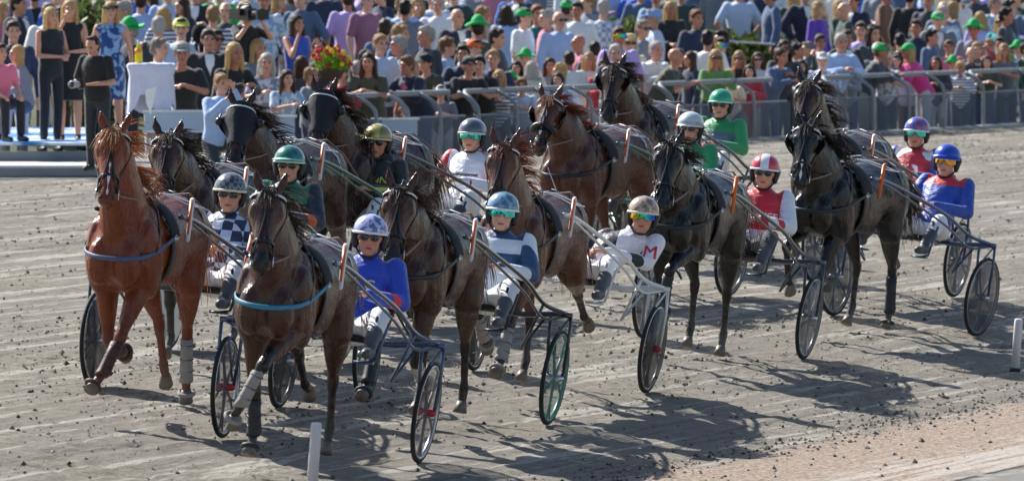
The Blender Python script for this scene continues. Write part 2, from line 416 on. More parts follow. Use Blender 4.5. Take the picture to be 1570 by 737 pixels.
# ---- crowd rail: galvanised tube on bent posts, dark netting, kerb
GALV = plain('galvanised_tube', '8b8f92', .6, .1, var=.25, scale=9)
NET, t, b = newmat('windbreak_netting'); b.inputs['Base Color'].default_value = lin('66707c'); b.inputs['Roughness'].default_value = .9
tr = t.nodes.new('ShaderNodeBsdfTransparent'); ms = t.nodes.new('ShaderNodeMixShader'); wv_ = noise_(t, 60, 2)
t.links.new(ramp(t, wv_, [(.2, (.35,)*3), (.8, (.65,)*3)]), ms.inputs[0]); t.links.new(tr.outputs[0], ms.inputs[1]); t.links.new(b.outputs[0], ms.inputs[2]); t.links.new(ms.outputs[0], t.nodes['Material Output'].inputs[0])
KERB = plain('pale_kerb', 'a9a9a6', .8, var=.15, scale=4)
ZF = .93
def tw(px, z, w=0.0):        # t along the rail where the picture column px meets it
    r = ray(px, 0); k = r.x/r.y; P = FA+FN*w
    return (k*P.y-P.x)/(FD.x-k*FD.y)
def rail_section(x0, x1, label, npost, board=None):
    t0, t1 = tw(x0, 0), tw(x1, 0); root = empty('crowd_rail', fen(t0, 0, ZF)); o = fen(t0, 0, ZF)
    L = lambda t, w, z: fen(t, w, z)-o+V(0, 0, ZF-ZF)
    g = G(); zt = ZF+.79
    g.tube([L(t0, -.28, ZF+.55), L(t0+.03, -.2, ZF+.68), L(t0+.12, -.06, zt-.03), L(t0+.25, 0, zt), L((t0+t1)/2, 0, zt), L(t1-.05, 0, zt)], .034, 8)
    obj('top_rail', g, GALV, root)
    g = G(); g.tube([L(t0+.1, -.2, ZF+.50), L(t1, -.2, ZF+.50)], .016, 6); obj('mid_rail', g, GALV, root)
    for i in range(npost):
        t = t0+(t1-t0)*i/max(1, npost-.0)
        g = G(); g.tube(bez([L(t, -.3, ZF-.1), L(t, -.3, ZF+.5), L(t, -.24, ZF+.66), L(t, -.02, zt)], 5), .024, 8); obj('post', g, GALV, root)
    g = G(); a, bb = L(t0, -.26, ZF+.0), L(t1, -.26, ZF+.0); g.add([a, bb, bb+V(0, 0, .5), a+V(0, 0, .5)], [(0, 1, 2, 3)]); ob = obj('netting', g, NET, root, smooth=False)
    tag(root, label, 'railing', 'sections of the spectator railing')
    return root
rail_section(1478, 1640, 'grey tube railing section at the right edge of the track, beneath the green-hatted spectators', 2)
rail_section(1252, 1470, 'grey tube railing section behind the two dark horses on the right', 4)
rail_section(1000, 1185, 'grey tube railing section behind the green-helmeted driver', 3)
rail_section(700, 985, 'grey tube railing section between the tall bay horse and the grey-helmeted driver', 5)
rail_section(592, 690, 'grey tube railing section under the man in the blue blazer', 2)
rail_section(505, 580, 'short tube railing section behind the gold-helmeted driver', 2)
g = G(); a, bb = fen(tw(300, 0), -.36, 0), fen(tw(1700, 0), -.36, 0)
kd = FN.normalized(); kd = V(kd.x, kd.y, 0)
vs = []
for p in (a, bb):
    vs += [p+V(0, 0, .2), p+V(0, 0, ZF+.03), p+kd*.16+V(0, 0, ZF+.035), p+kd*.16+V(0, 0, .0)]
g.add(vs, [(0, 4, 5, 1), (1, 5, 6, 2), (2, 6, 7, 3), (0, 1, 2, 3), (4, 7, 6, 5)]); tag(obj('kerb', g, KERB, smooth=False), kind='structure')

# ---- white boards hung on the rail
BOARD = plain('pale_board', 'a9bcd0', .5, var=.06, scale=2)
def board(x0, x1, y0, y1, label):
    d = (FA+FD*tw((x0+x1)/2, 0)).y-.9; c = at_depth((x0+x1)/2, (y0+y1)/2, d); w = (x1-x0)/FPX*d; h = (y1-y0)/FPX*d
    root = empty('barrier_board', c); g = G(); g.box((0, 0, 0), (w, .06, h)); obj('panel', g, BOARD, root, smooth=False)
    g = G()
    for z in (h/2+.012, -h/2-.012): g = G(); g.box((0, -.005, z), (w+.05, .09, .024)); obj('frame_bar', g, WHITEP, root, smooth=False)
    for s in (-1, 1):
        zg = gz(c.x, c.y-.1)-c.z; g = G(); g.box((s*w*.38, .05, (zg-h/2)/2-.02), (.05, .04, abs(zg+h/2)+.08)); obj('leg', g, GALV, root, smooth=False)
    tag(root, label, 'barrier board', 'pale boards at the trackside')
board(572, 640, 184, 226, 'pale blue-white board between the dark horse and the gold-helmeted driver')
board(402, 452, 180, 226, 'pale board behind the two hooded dark horses')
board(222, 332, 172, 200, 'pale board beneath the cloth-covered table')

# ---- hedges
def leafmass(g, c, rad, n, r, size=.05):
    for i in range(n):
        while True:
            p = V(r.uniform(-1, 1), r.uniform(-1, 1), r.uniform(-1, 1))
            if p.dot(p) <= 1: break
        q = V(*c)+p*V(*rad); a = nrm(V(r.gauss(0, 1), r.gauss(0, 1), r.gauss(0, 1))); bq = nrm(np.cross(a, V(r.random(), r.random(), .3))); s = size*r.uniform(.6, 1.4)
        g.add([q-a*s, q+bq*s*.5, q+a*s, q-bq*s*.5], [(0, 1, 2, 3)])
def leafmat(name, c1, c2):
    m, t, b = newmat(name); gi = t.nodes.new('ShaderNodeNewGeometry').outputs['Random Per Island']
    cc = ramp(t, gi, [(0, lin(c1)), (1, lin(c2))]); t.links.new(cc, b.inputs['Base Color']); b.inputs['Roughness'].default_value = .5
    tr = t.nodes.new('ShaderNodeBsdfTranslucent'); t.links.new(cc, tr.inputs[0]); ms = t.nodes.new('ShaderNodeMixShader'); ms.inputs[0].default_value = .35
    t.links.new(b.outputs[0], ms.inputs[1]); t.links.new(tr.outputs[0], ms.inputs[2]); t.links.new(ms.outputs[0], t.nodes['Material Output'].inputs[0]); return m
HLEAF = leafmat('hedge_leaf', '3a4a22', '7d8a45')
STEM = plain('bark', '4a3a2c', .9)
def hedge(x0, x1, yt, yb, w, label):
    n = max(2, int((x1-x0)/28)); g = G(); gb = G(); r = random.Random(x0)
    c0 = None
    for i in range(n):
        px = x0+(x1-x0)*(i+.5)/n; q = FA+FD*tw(px, 0, w)+FN*w; d = q.y
        top = at_depth(px, yt+r.uniform(-3, 3), d); base = bankz(w)
        if c0 is None: c0 = V(top.x, top.y, base)
        h = max(.4, top.z-base); c = V(top.x, top.y, base+h/2)-c0
        leafmass(g, c, ((x1-x0)/n/FPX*d*.75, .5, h/2+.02), 950, r, .07)
        gb.ell(c, ((x1-x0)/n/FPX*d*.55, .36, h/2-.1)); gb.cone(c-V(0, 0, h/2), .05, c, .04)
    root = obj('hedge', g, HLEAF, loc=c0, smooth=False); obj('branches', gb, plain('hedge_inside', '2a3318', 1, var=.5, scale=8), root)
    return tag(root, label, 'hedge', 'clipped hedges on the bank')
hedge(1075, 1165, 47, 90, 7.2, 'green hedge with a white tape in front, right of the green-helmeted driver')
hedge(870, 1010, 30, 64, 7.6, 'long green hedge behind the dark bay horse with a flying mane')
hedge(115, 172, -12, 40, 5.6, 'tall green hedge behind the women in black dresses')
hedge(1165, 1205, 60, 85, 7.0, 'small end of hedge behind the spectators right of the tape')
a = at_depth(1112, 63, 114); bq = at_depth(1185, 68, 116)
g = G(); g.tube([V(*a), V(*bq)], .045, 6, flat=.3); tp = obj('barrier_tape', g, plain('tape_white', 'b9c4e0', .5)); tag(tp, 'white barrier tape stretched in front of the hedge', 'barrier tape')

# ---- stage at the left
def box_between(name, p, size, mat, parent=None, rot=0):
    g = G(); g.box((0, 0, 0), size); o = obj(name, g, mat, parent, loc=p, smooth=False); o.rotation_euler = (0, 0, rot); return o
SR = math.atan2(FD.y, FD.x)
def stagept(px, d, z): p = at_depth(px, 100, d); return V(p.x, p.y, z)
sroot = empty('platform', stagept(0, 92, 0))
BLUEC, t, b = newmat('blue_carpet'); f = noise_(t, 1.6, 4, .6)
t.links.new(ramp(t, f, [(.42, lin('1668b8')), (.5, lin('2f8ad0')), (.56, lin('e8f2fa'))]), b.inputs['Base Color']); b.inputs['Roughness'].default_value = .6
GREYP = plain('grey_plank', '6f7780', .8, var=.3, scale=3, bmp=.2)
# stage deck from x=-30..132 px, front at depth 102
def deck(x0, x1, ztop, d0, d1, mat, name):
    A = at_depth(x0, 100, d0); B = at_depth(x1, 100, d0); C = at_depth(x1, 100, d1); D = at_depth(x0, 100, d1)
    o = V(*sroot.location); g = G(); lo = ztop-.03
    vs = [V(p.x, p.y, lo)-o for p in (A, B, C, D)]+[V(p.x, p.y, ztop)-o for p in (A, B, C, D)]
    g.add(vs, [(3, 2, 1, 0), (4, 5, 6, 7), (0, 1, 5, 4), (1, 2, 6, 5), (2, 3, 7, 6), (3, 0, 4, 7)]); return obj(name, g, mat, sroot, smooth=False)
def fascia(x0, x1, z0, z1, d, mat, name, th=.06):
    A = at_depth(x0, 100, d); B = at_depth(x1, 100, d); o = V(*sroot.location)
    g = G(); vs = [V(A.x, d, z0)-o, V(B.x, d, z0)-o, V(B.x, d+th, z0)-o, V(A.x, d+th, z0)-o]; vs += [v+V(0, 0, z1-z0) for v in vs]
    g.add(vs, [(3, 2, 1, 0), (4, 5, 6, 7), (0, 1, 5, 4), (1, 2, 6, 5), (2, 3, 7, 6), (3, 0, 4, 7)]); return obj(name, g, mat, sroot, smooth=False)
def zpx(y, d): return at_depth(785, y, d).z
deck(-60, 140, zpx(219, 89.04)+.0, 89.04, 96.62, BLUEC, 'carpet')
fascia(-60, 132, zpx(250, 88.86), zpx(232, 88.86), 88.86, GREYP, 'fascia_board')
deck(-60, 132, zpx(249, 88.49), 87.23, 88.76, plain('pale_deck', 'd6d4cf', .8, var=.1), 'step')
fascia(-60, 340, zpx(270, 87.14), zpx(257, 87.14), 87.14, GREYP, 'lower_board')
fascia(-60, 345, .55, zpx(273, 86.96), 86.96, plain('pale_deck', 'd6d4cf', .8, var=.1), 'base_strip')
deck(125, 345, zpx(258, 87.32), 87.23, 93.91, plain('side_deck', '84837f', .9, var=.3, scale=2, bmp=.3), 'side_deck')
tag(sroot, 'low grey platform with a blue and white carpet under the women in black', 'platform')

# ---- table with a white cloth, bottle on it
CLOTHW = cloth('c9cbe6')
tb = stagept(232, 89.4, zpx(205, 89.4)); root = empty('table', tb); tz = zpx(98, 89.4)-tb[2]; 
g = G(); g.cone((0, 0, 0), .05, (0, 0, tz-.05), .04); obj('leg', g, GALV, root)
g = G(); g.loft([((0, 0, tz-.04), (.26, 0, 0), (0, .26, 0)), ((0, 0, tz-.012), (.26, 0, 0), (0, .26, 0))], 24); obj('tabletop', g, GREYP, root)
tag(root, 'tall bar table under a white cloth, left of the kneeling man', 'table')
g = G(); n = 48; rr = []; bot = []
for k in range(n):
    a = 2*math.pi*k/n; sq = 1/max(abs(math.cos(a)), abs(math.sin(a)))**.75; fold = 1+.06*math.sin(a*9); low = .50+.42*abs(math.sin(a*2+.7))**1.5+.05*math.sin(a*5)
    rr.append((math.cos(a), math.sin(a), sq, fold, low))
vs = [V(0, 0, tz+.006)]
for rad, zz in ((.2, 0), (.33, 0), (.355, -.03), (.36, .2), (.365, .5), (.37, 1.0)):
    for c, s__, sq, fold, low in rr:
        if zz <= 0: vs.append(V(c*rad*sq, s__*rad*sq, tz+.006+zz))
        else: q = rad*.86*sq*(1+(fold-1)*zz*2); vs.append(V(c*q, s__*q, tz+.006-.03-(low*tz*.78)*zz))
fs = [(0, 1+k, 1+(k+1) % n) for k in range(n)]
for i in range(5):
    for k in range(n): fs.append((1+i*n+k, 1+(i+1)*n+k, 1+(i+1)*n+(k+1) % n, 1+i*n+(k+1) % n))
g.add(vs, fs)
for k_ in range(len(g.v)): g.v[k_][:, :2] *= .80
tag(obj('tablecloth', g, CLOTHW, loc=tb), 'white cloth with pointed corners draped over the bar table', 'tablecloth')
bt = V(tb[0]-.14, tb[1]-.1, tb[2]+tz+.008); g = G()
g.loft([((0, 0, z), (r_, 0, 0), (0, r_, 0)) for z, r_ in ((0, .04), (.01, .043), (.13, .043), (.17, .035), (.2, .018), (.235, .016))], 16)
root = obj('bottle', g, plain('yellow_drink', 'e8d418', .15, var=.04), loc=bt)
g = G(); g.loft([((0, 0, z), (.044, 0, 0), (0, .044, 0)) for z in (.11, .16)], 16); obj('label', g, plain('orange_label', 'e88a20', .4), root)
g = G(); g.loft([((0, 0, z), (r_, 0, 0), (0, r_, 0)) for z, r_ in ((.228, .018), (.26, .018))], 16); obj('cap', g, WHITEP, root)
tag(root, 'yellow drink bottle with an orange label on the white tablecloth', 'bottle')
# rosettes / white pennant hanging by the table
g = G(); g.add([V(-.07, 0, .12), V(.06, .01, .15), V(.03, 0, .0), V(-.01, .012, -.17), V(-.06, 0, -.02)], [(0, 1, 2, 3, 4)]); me = g.mesh('pennant', False)
pn = obj('pennant', me, plain('bright_white_fabric', 'f2f2f2', .8), loc=at_depth(232, 154, 88.6)); md = pn.modifiers.new('s', 'SOLIDIFY'); md.thickness = .01
tag(pn, 'bright white pennant hanging in front of the table', 'pennant')

# ---- flower basket
fb = at_depth(508, 112, 94); root = empty('flower_basket', fb); root.scale = (.60,)*3
g = G(); g.loft([((0, 0, z), (r_, 0, 0), (0, r_*.8, 0)) for z, r_ in ((-.16, .12), (-.1, .2), (.04, .27), (.06, .27))], 20); obj('basket', g, STEM, root)
g = G(); g.cone((0, 0, fb.z*-1+.6), .04, (0, 0, -.14), .04); obj('stand', g, GALV, root)
r3 = random.Random(3); g = G(); leafmass(g, (0, 0, .22), (.36, .24, .26), 900, r3, .045); obj('foliage', g, leafmat('flower_leaf', '4f8a22', 'c6d850'), root, smooth=False)
for nm, c in (('red', 'c4283c'), ('yellow', 'f2d428')):
    g = G()
    for i in range(34 if nm == 'red' else 18):
        a = r3.uniform(0, 6.28); e = r3.uniform(-.3, 1.3); p = r3.uniform(.8, 1.18)*V(.37*math.cos(a)*math.cos(e), .25*math.sin(a)*math.cos(e), .22+.27*math.sin(e))
        for k in range(6):
            q = 6.28*k/6+r3.random(); d = V(math.cos(q), -.4, math.sin(q))*.028; g.ell(p+d, (.022, .012, .022), n=6)
        g.ell(p+V(0, -.02, 0), (.012, .012, .012), n=6)
    obj('blossoms', g, plain(nm+'_petals', c, .6), root)
tag(root, 'hanging basket of red and yellow flowers above the hooded dark horse', 'flower basket')
# ================================================================== HORSES
# horse frame: +y forward, +x its right, z up, origin on the ground under the middle of the trunk
def coat(name, c, pts, dirt='6a655e', rough=.28):
    m, t, b = newmat(name); tc = t.nodes.new('ShaderNodeTexCoord').outputs['Object']; at_ = t.nodes.new('ShaderNodeAttribute'); at_.attribute_name = 'pt'
    L = lin(c); f = noise_(t, 3.5, 5, .6, tc); f2 = noise_(t, 45, 3, .6, tc)
    base = mixc(t, f, tuple(x*.6 for x in L[:3])+(1,), tuple(min(1, x*1.45) for x in L[:3])+(1,))
    base = mixc(t, math_(t, 'MULTIPLY', f2, .35), base, tuple(x*.5 for x in L[:3])+(1,))
    k = math_(t, 'ADD', at_.outputs['Fac'], math_(t, 'MULTIPLY', math_(t, 'SUBTRACT', noise_(t, 9, 4, .6, tc), .5), .35))
    base = mixc(t, ramp(t, k, [(.35, (0, 0, 0)), (.7, (1, 1, 1))]), base, lin(pts))
    # dust thrown up over the lower legs and belly: dried mud that belongs to the coat
    sx = t.nodes.new('ShaderNodeSeparateXYZ'); t.links.new(tc, sx.inputs[0])
    lowz = t.nodes.new('ShaderNodeMapRange'); lowz.inputs[1].default_value = .62; lowz.inputs[2].default_value = .12; t.links.new(sx.outputs[2], lowz.inputs[0])
    md = math_(t, 'MULTIPLY', lowz.outputs[0], ramp(t, noise_(t, 11, 5, .7, tc), [(.36, (0, 0, 0)), (.66, (1, 1, 1))]))
    base = mixc(t, math_(t, 'MULTIPLY', md, .8), base, lin(dirt))
    t.links.new(base, b.inputs['Base Color']); b.inputs['Roughness'].default_value = rough
    t.links.new(math_(t, 'ADD', math_(t, 'MULTIPLY', md, .5), math_(t, 'ADD', math_(t, 'MULTIPLY', f2, .25), rough-.12)), b.inputs['Roughness'])
    b.inputs['Sheen Weight'].default_value = .0; b.inputs['Specular IOR Level'].default_value = .42; b.inputs['Sheen Roughness'].default_value = .35
    mpp = t.nodes.new('ShaderNodeMapping'); mpp.inputs['Scale'].default_value = (7, 3, 2.2); t.links.new(tc, mpp.inputs[0])
    vein = noise_(t, 1.6, 5, .62, mpp.outputs[0])
    bump(t, b, math_(t, 'ADD', vein, math_(t, 'MULTIPLY', f2, .03)), .66, .05)
    return m
COATS = {
 'chestnut': coat('chestnut_coat', '7c3819', '682f16'), 'bay': coat('bay_coat', '432417', '151010'), 'light_bay': coat('light_bay_coat', '57301f', '201512'),
 'dark_bay': coat('dark_bay_coat', '361c14', '100e10', rough=.24), 'brown': coat('brown_coat', '3f2218', '141112'), 'black': coat('black_coat', '151112', '0c0b0d', rough=.2)}
MANES = {'chestnut': 'c0763c', 'bay': '3a231a', 'light_bay': '8f4a2c', 'dark_bay': '3a231c', 'brown': '33201a', 'black': '151314'}
HOOFM = plain('hoof_horn', '6b6258', .5, var=.3, scale=30, bmp=.2); BLAZE = plain('white_marking', 'e6ddd8', .6, var=.05)
STRAPW = plain('pale_webbing', 'd9dde2', .5, var=.1); PINKR = plain('rein_webbing', '94756c', .6, var=.1)
HOODM = plain('hood_fabric', '111722', .75, var=.3, scale=40, bmp=.3)

def strands(roots, dirs, lens, r, wid=.006, segs=5, wave=.12, grav=.25):
    g = G()
    for p, d, L in zip(roots, dirs, lens):
        p = np.asarray(p, float); d = nrm(d); pts = []; ph = r.uniform(0, 6.28); q = p.copy(); dd = d.copy(); sd_ = nrm(np.cross(d, V(0, 0, 1))+V(1e-4, 0, 0))
        for i in range(segs+1):
            pts.append(q.copy()); dd = nrm(dd+V(0, 0, -grav/segs)+sd_*math.sin(ph+i*1.5)*wave); q = q+dd*L/segs
        g.tube(pts, [wid*(1-.8*i/segs) for i in range(segs+1)], 3, flat=.5)
    return g
class Head:
    RG = [(-.02, .052, .066), (0.02, .072, .092), (.09, .092, .118), (.17, .104, .138), (.24, .106, .146), (.31, .094, .140), (.40, .076, .118), (.50, .062, .094), (.60, .053, .078), (.70, .050, .069), (.79, .054, .066), (.86, .056, .062), (.915, .046, .05), (.945, .026, .03)]
    def __init__(s, poll, pitch, yaw, tilt=0, L=.60):
        s.o = np.asarray(poll, float); s.L = L
        d0 = V(0, math.cos(pitch), -math.sin(pitch)); n0 = V(0, math.sin(pitch), math.cos(pitch)); x0 = V(1, 0, 0)
        M = np.array((Euler((0, 0, yaw)).to_matrix() @ Euler((0, tilt, 0)).to_matrix()))
        s.D, s.N, s.X = M@d0, M@n0, M@x0
    def ring(s, t):
        T = [q[0] for q in s.RG]; a = 1.2*np.interp(t, T, [q[1] for q in s.RG]); b = np.interp(t, T, [q[2] for q in s.RG])
        front = .085-.028*t-.02*max(0, t-.8)*5
        return s.o+s.D*t*s.L+s.N*(front-b), a, b
    def pt(s, t, ang, off=.004):
        """ang 0 = front of the face, +90 = the horse's right side"""
        c, a, b = s.ring(t); return c+s.X*(a+off)*math.sin(R(ang))+s.N*(b+off)*math.cos(R(ang))
def build_head(g, H, eyes, tag_m=0.0):
    rings = []
    for t in np.linspace(-.02, .945, 24):
        c, a, b = H.ring(t); rings.append((c, H.X*a, H.N*b))
    n0 = len(g.tags); g.loft(rings, 18, tag=tag_m)
    for i in range(n0, len(g.tags)):
        t = (g.tags[i][0]-H.o).dot(H.D)/H.L
        if t > .78: g.tags[i] = (g.tags[i][0], 1.0)
    P = lambda t, x, n: H.ring(t)[0]+H.X*x+H.N*(n+H.ring(t)[2])
    for s in (-1, 1):
        g.cone(P(.20, s*.082, -.055), .028, P(.27, s*.09, -.06), .024, tag=tag_m)             # brow
        g.cone(P(.24, s*.058, -.215), .052, P(.34, s*.05, -.19), .042, tag=tag_m)               # cheek
        g.cone(P(.36, s*.066, -.07), .016, P(.56, s*.05, -.065), .012, tag=tag_m)              # facial crest
        g.ell(P(.855, s*.036, -.028), (.021, .026, .021), tag=1.0)
        # ear, cupped leaf
        e0 = P(.0, s*.060, -.035); e1 = e0+(-H.D*.8+H.N*.25+H.X*s*.42)*.065; e2 = e0+(-H.D*.92+H.N*.22+H.X*s*.30)*.15
        g.cone(e0, .030, e1, .036, flat=.5, hint=H.X, tag=tag_m+.2); g.cone(e1, .036, e2, .008, flat=.5, hint=H.X, tag=tag_m+.5)
        if eyes is not None:
            eyes.ell(P(.245, s*.097, -.072), (.017, .019, .019), m=1); eyes.ell(P(.868, s*.043, -.012), (.012, .012, .015), m=1)
            if 0: eyes.cone(e0*.4+e1*.6+H.N*.014, .022, e1*.35+e2*.65+H.N*.012, .007, m=1, flat=.3, hint=H.X)
            eyes.cone(P(.90, s*.012, -.075), .006, P(.84, s*.045, -.085), .004, m=1)
    g.ell(P(.90, 0, -.095), (.034, .03, .03), tag=1.0)                                          # chin

def make_horse(px, coatname, neck=(.98, 1.80), yaw=0, hyaw=0, pitch=58, legs=None, mark=None, hood=False, blink=True, breast=None, boots=None,
               label='', noseband=BLACKL, seed=1, mane_out=1.0, stud=None, maneside=-1, reins=PINKR, h=1.0, roll=None):
    r = random.Random(seed); root = empty('racehorse'); g = G(); ex = G(); M = COATS[coatname]
    X = V(1, 0, 0)
    tr = [(-.86, 1.22, .08, .12), (-.80, 1.24, .17, .2), (-.66, 1.26, .245, .255), (-.5, 1.265, .275, .28), (-.3, 1.24, .262, .275), (-.1, 1.21, .268, .285), (.1, 1.185, .272, .300), (.3, 1.185, .255, .325),
          (.45, 1.205, .235, .335), (.58, 1.19, .215, .30), (.70, 1.16, .18, .23), (.80, 1.15, .115, .15)]
    g.loft([(V(0, y, z), V(a, 0, 0), V(0, 0, b)) for y, z, a, b in tr], 20, tag=0.0)
    for i in range(-7, 8): g.tags.append((V(0, i*.1, 1.5), 0.0))
    for s in (-1, 1):
        g.ell((s*.178, .50, 1.12), (.092, .17, .29), (R(-18), 0, 0), tag=0); g.ell((s*.095, .735, 1.09), (.10, .11, .17), tag=0)
        g.ell((s*.155, -.56, 1.20), (.125, .24, .27), tag=0); g.ell((s*.19, .05, 1.12), (.07, .35, .2), tag=0); g.ell((s*.10, -.68, 1.05), (.085, .16, .2), tag=0)
    # neck
    pollx = math.sin(R(yaw))*.30; poll = V(pollx, neck[0], neck[1])
    npt = bez([V(0, .50, 1.27), V(pollx*.25, .70, 1.27+(neck[1]-1.27)*.42), V(pollx*.7, neck[0]-.15, neck[1]-.19), poll-V(0, .0, .02)], 6)
    nw = [(.0, .175, .29), (.25, .145, .25), (.5, .115, .205), (.75, .096, .165), (1, .08, .118)]; rings = []
    for i, p in enumerate(npt):
        t = i/(len(npt)-1); d = nrm(npt[min(i+1, len(npt)-1)]-npt[max(i-1, 0)]); a = np.interp(t, [q[0] for q in nw], [q[1] for q in nw]); b = np.interp(t, [q[0] for q in nw], [q[2] for q in nw])
        up = nrm(np.cross(X, d)); rings.append((p, X*a, up*b))
    g.loft(rings, 18, tag=0.0)
    H = Head(poll+V(0, .0, .02), R(pitch-6), R(hyaw+yaw*.6)); build_head(g, H, ex)
    # throat and windpipe line
    g.cone(npt[-2]+nrm(V(0, 1, -.6))*.05, .07, H.ring(.24)[0]-H.N*.05, .075, tag=0.0)
    # legs
    L = dict(fl=(0, 0, 30), fr=(50, -55, -60), hl=(25, -38, -4, 25), hr=(5, -48, -30, -10)); L.update(legs or {})
    J = {}
    hooves = []
    for key, s in (('fl', -1), ('fr', 1)):
        al, be, ga = [R(q) for q in L[key][:3]]; inn = L[key][3] if len(L[key]) > 3 else 0; f = lambda a: V(0, math.sin(a), -math.cos(a))
        x = s*.135; sh = V(x, .60, 1.10); el = V(x, .44+.12*math.sin(al), .93+.03*abs(math.sin(al))); kn = el+f(al)*.41; kn[0] = s*.115; ft = kn+f(be)*.27; ft[0] = s*.11; ft[0] += inn; kn[0] += inn*.35; ho = ft+f(ga)*.105; ho[0] += inn*.35
        g.cone(sh, .11, el, .09, tag=0.0); g.cone(el, .092, el*.6+kn*.4, .074, tag=0.0); g.cone(el*.6+kn*.4, .074, el*.12+kn*.88, .044, tag=.15)
        g.cone(el*.12+kn*.88, .046, kn+f(be)*.02+f(al)*.0, .049, tag=.8); g.cone(kn+f(be)*.03, .046, kn*.75+ft*.25, .033, tag=1); g.cone(kn*.75+ft*.25, .032, kn*.2+ft*.8, .030, tag=1)
        bk = nrm(np.cross(f(be), X))*-1
        g.cone(kn*.8+ft*.2-V(0, math.cos(be), math.sin(be))*.017, .017, kn*.1+ft*.9-V(0, math.cos(be), math.sin(be))*.02, .017, tag=1)
        g.cone(kn*.15+ft*.85, .028, ft, .038, tag=1); g.cone(ft, .036, ho, .030, tag=1); J[key] = (el, kn, ft, ho, ga, be); hooves.append((ho, ga, s))
    for key, s in (('hl', -1), ('hr', 1)):
        a, b_, c_, d_ = [R(q) for q in L[key]]; f = lambda a: V(0, math.sin(a), -math.cos(a))
        hip = V(s*.13, -.56, 1.22); st = hip+f(a)*.30; st[0] = s*.175; hk = st+f(b_)*.43; hk[0] = s*.12; ft = hk+f(c_)*.35; ft[0] = s*.115; ho = ft+f(d_)*.105
        g.cone(hip, .15, st, .115, tag=0.0); g.cone(st, .105, st*.5+hk*.5, .075, tag=0.0); g.cone(st*.5+hk*.5, .075, st*.12+hk*.88, .043, tag=.2)
        bk = V(0, -math.cos(c_), -math.sin(c_))
        g.cone(hk+bk*.035+V(0, 0, .03), .028, hk+f(c_)*.05, .042, tag=.8); g.cone(hk, .046, hk*.75+ft*.25, .034, tag=.9); g.cone(hk*.75+ft*.25, .032, hk*.2+ft*.8, .029, tag=1)
        g.cone(st*.25+hk*.75+bk*.03, .018, hk+bk*.045, .02, tag=.6)
        g.cone(hk*.8+ft*.2+bk*.02, .016, hk*.1+ft*.9+bk*.022, .017, tag=1)
        g.cone(hk*.15+ft*.85, .029, ft, .040, tag=1); g.cone(ft, .037, ho, .031, tag=1); J[key] = (st, hk, ft, ho, d_, c_); hooves.append((ho, d_, s))
    me = blob(g, 'horse_body', .0142, 3, ex)
    body = obj('body', me, [M, EYEM], root)
    # hooves
    for ho, ga, s in hooves:
        q = G(); d = V(0, math.sin(ga), -math.cos(ga)); fw = V(0, math.cos(ga), math.sin(ga))
        q.loft([(ho-d*.01, X*.034, fw*.036), (ho+d*.02+fw*.004, X*.041, fw*.043), (ho+d*.075+fw*.02, X*.052, fw*.056)], 14)
        obj('hoof', q, HOOFM, root)
    # boots
    for key in (boots or {}):
        el, kn, ft, ho, ga, be = J[key]; q = G(); mt = boots[key]
        ks = [(kn*.82+ft*.18, .046), (kn*.5+ft*.5, .044), (kn*.1+ft*.9, .047), (ft, .052), (ft+(ho-ft)*.3, .049)]
        q.loft([(p, X*rr, V(0, math.cos(be), math.sin(be))*rr*1.1) for p, rr in ks], 14); obj('leg_boot', q, mt, root)
        for t in (.3, .6, .85): q = G(); q.torus(kn*(1-t)+ft*t, .0465, .004, tuple(nrm(ft-kn)), 16, 5); obj('boot_strap', q, BLACKL if mt is not BLACKL else STRAPW, root)
        q = G(); q.torus(ho+(ho-ft)*.15, .052, .016, tuple(nrm(ho-ft)), 18, 6); obj('bell_boot', q, mt, root)
    # mane, forelock, tail
    cr = []; 
    for i in range(240):
        if i % 8 == 0: tb_ = r.uniform(.12, 1.0); ja, jb, jc, jd, jl = r.uniform(.4, 1.3), r.uniform(.2, 1.3), r.uniform(.1, .9), r.uniform(-.5, .3), r.uniform(.15, .30)
        t = min(1, max(.1, tb_+r.gauss(0, .018))); k = t*(len(npt)-1); i0 = min(int(k), len(npt)-2); p = npt[i0]+(npt[i0+1]-npt[i0])*(k-i0)
        d = nrm(npt[i0+1]-npt[i0]); up = nrm(np.cross(X, d)); b = np.interp(t, [q[0] for q in nw], [q[2] for q in nw])
        cr.append((p+up*b*.95+X*r.gauss(0, .012), nrm(up*(ja+r.gauss(0, .08))*mane_out+X*maneside*(jb+r.gauss(0, .09))+V(0, -1, 0)*jc+V(0, 0, jd+r.gauss(0, .05))), jl*r.uniform(.8, 1.1)))
    obj('mane', strands([c[0] for c in cr], [c[1] for c in cr], [c[2] for c in cr], r, .0075, grav=.8), hairmat(MANES[coatname], .5), root)
    if not hood:
        fr = [(H.pt(.02, r.uniform(-30, 30), .01), H.D*.7+H.N*.5+H.X*r.uniform(-.5, .5), r.uniform(.08, .2)*(1.3 if coatname == 'chestnut' else 1)) for i in range(100 if coatname == 'chestnut' else 45)]
        obj('forelock', strands([c[0] for c in fr], [c[1] for c in fr], [c[2] for c in fr], r, .006, grav=.6), hairmat(MANES[coatname], .5), root)
    tl = [(V(r.gauss(0, .02), -.87, 1.36+r.gauss(0, .02)), V(r.gauss(0, .09), -.6, r.uniform(-.3, .25)), r.uniform(.5, .8)) for i in range(120)]
    obj('tail', strands([c[0] for c in tl], [c[1] for c in tl], [c[2] for c in tl], r, .009, 7, wave=.14, grav=1.9), hairmat(MANES[coatname], .5), root)
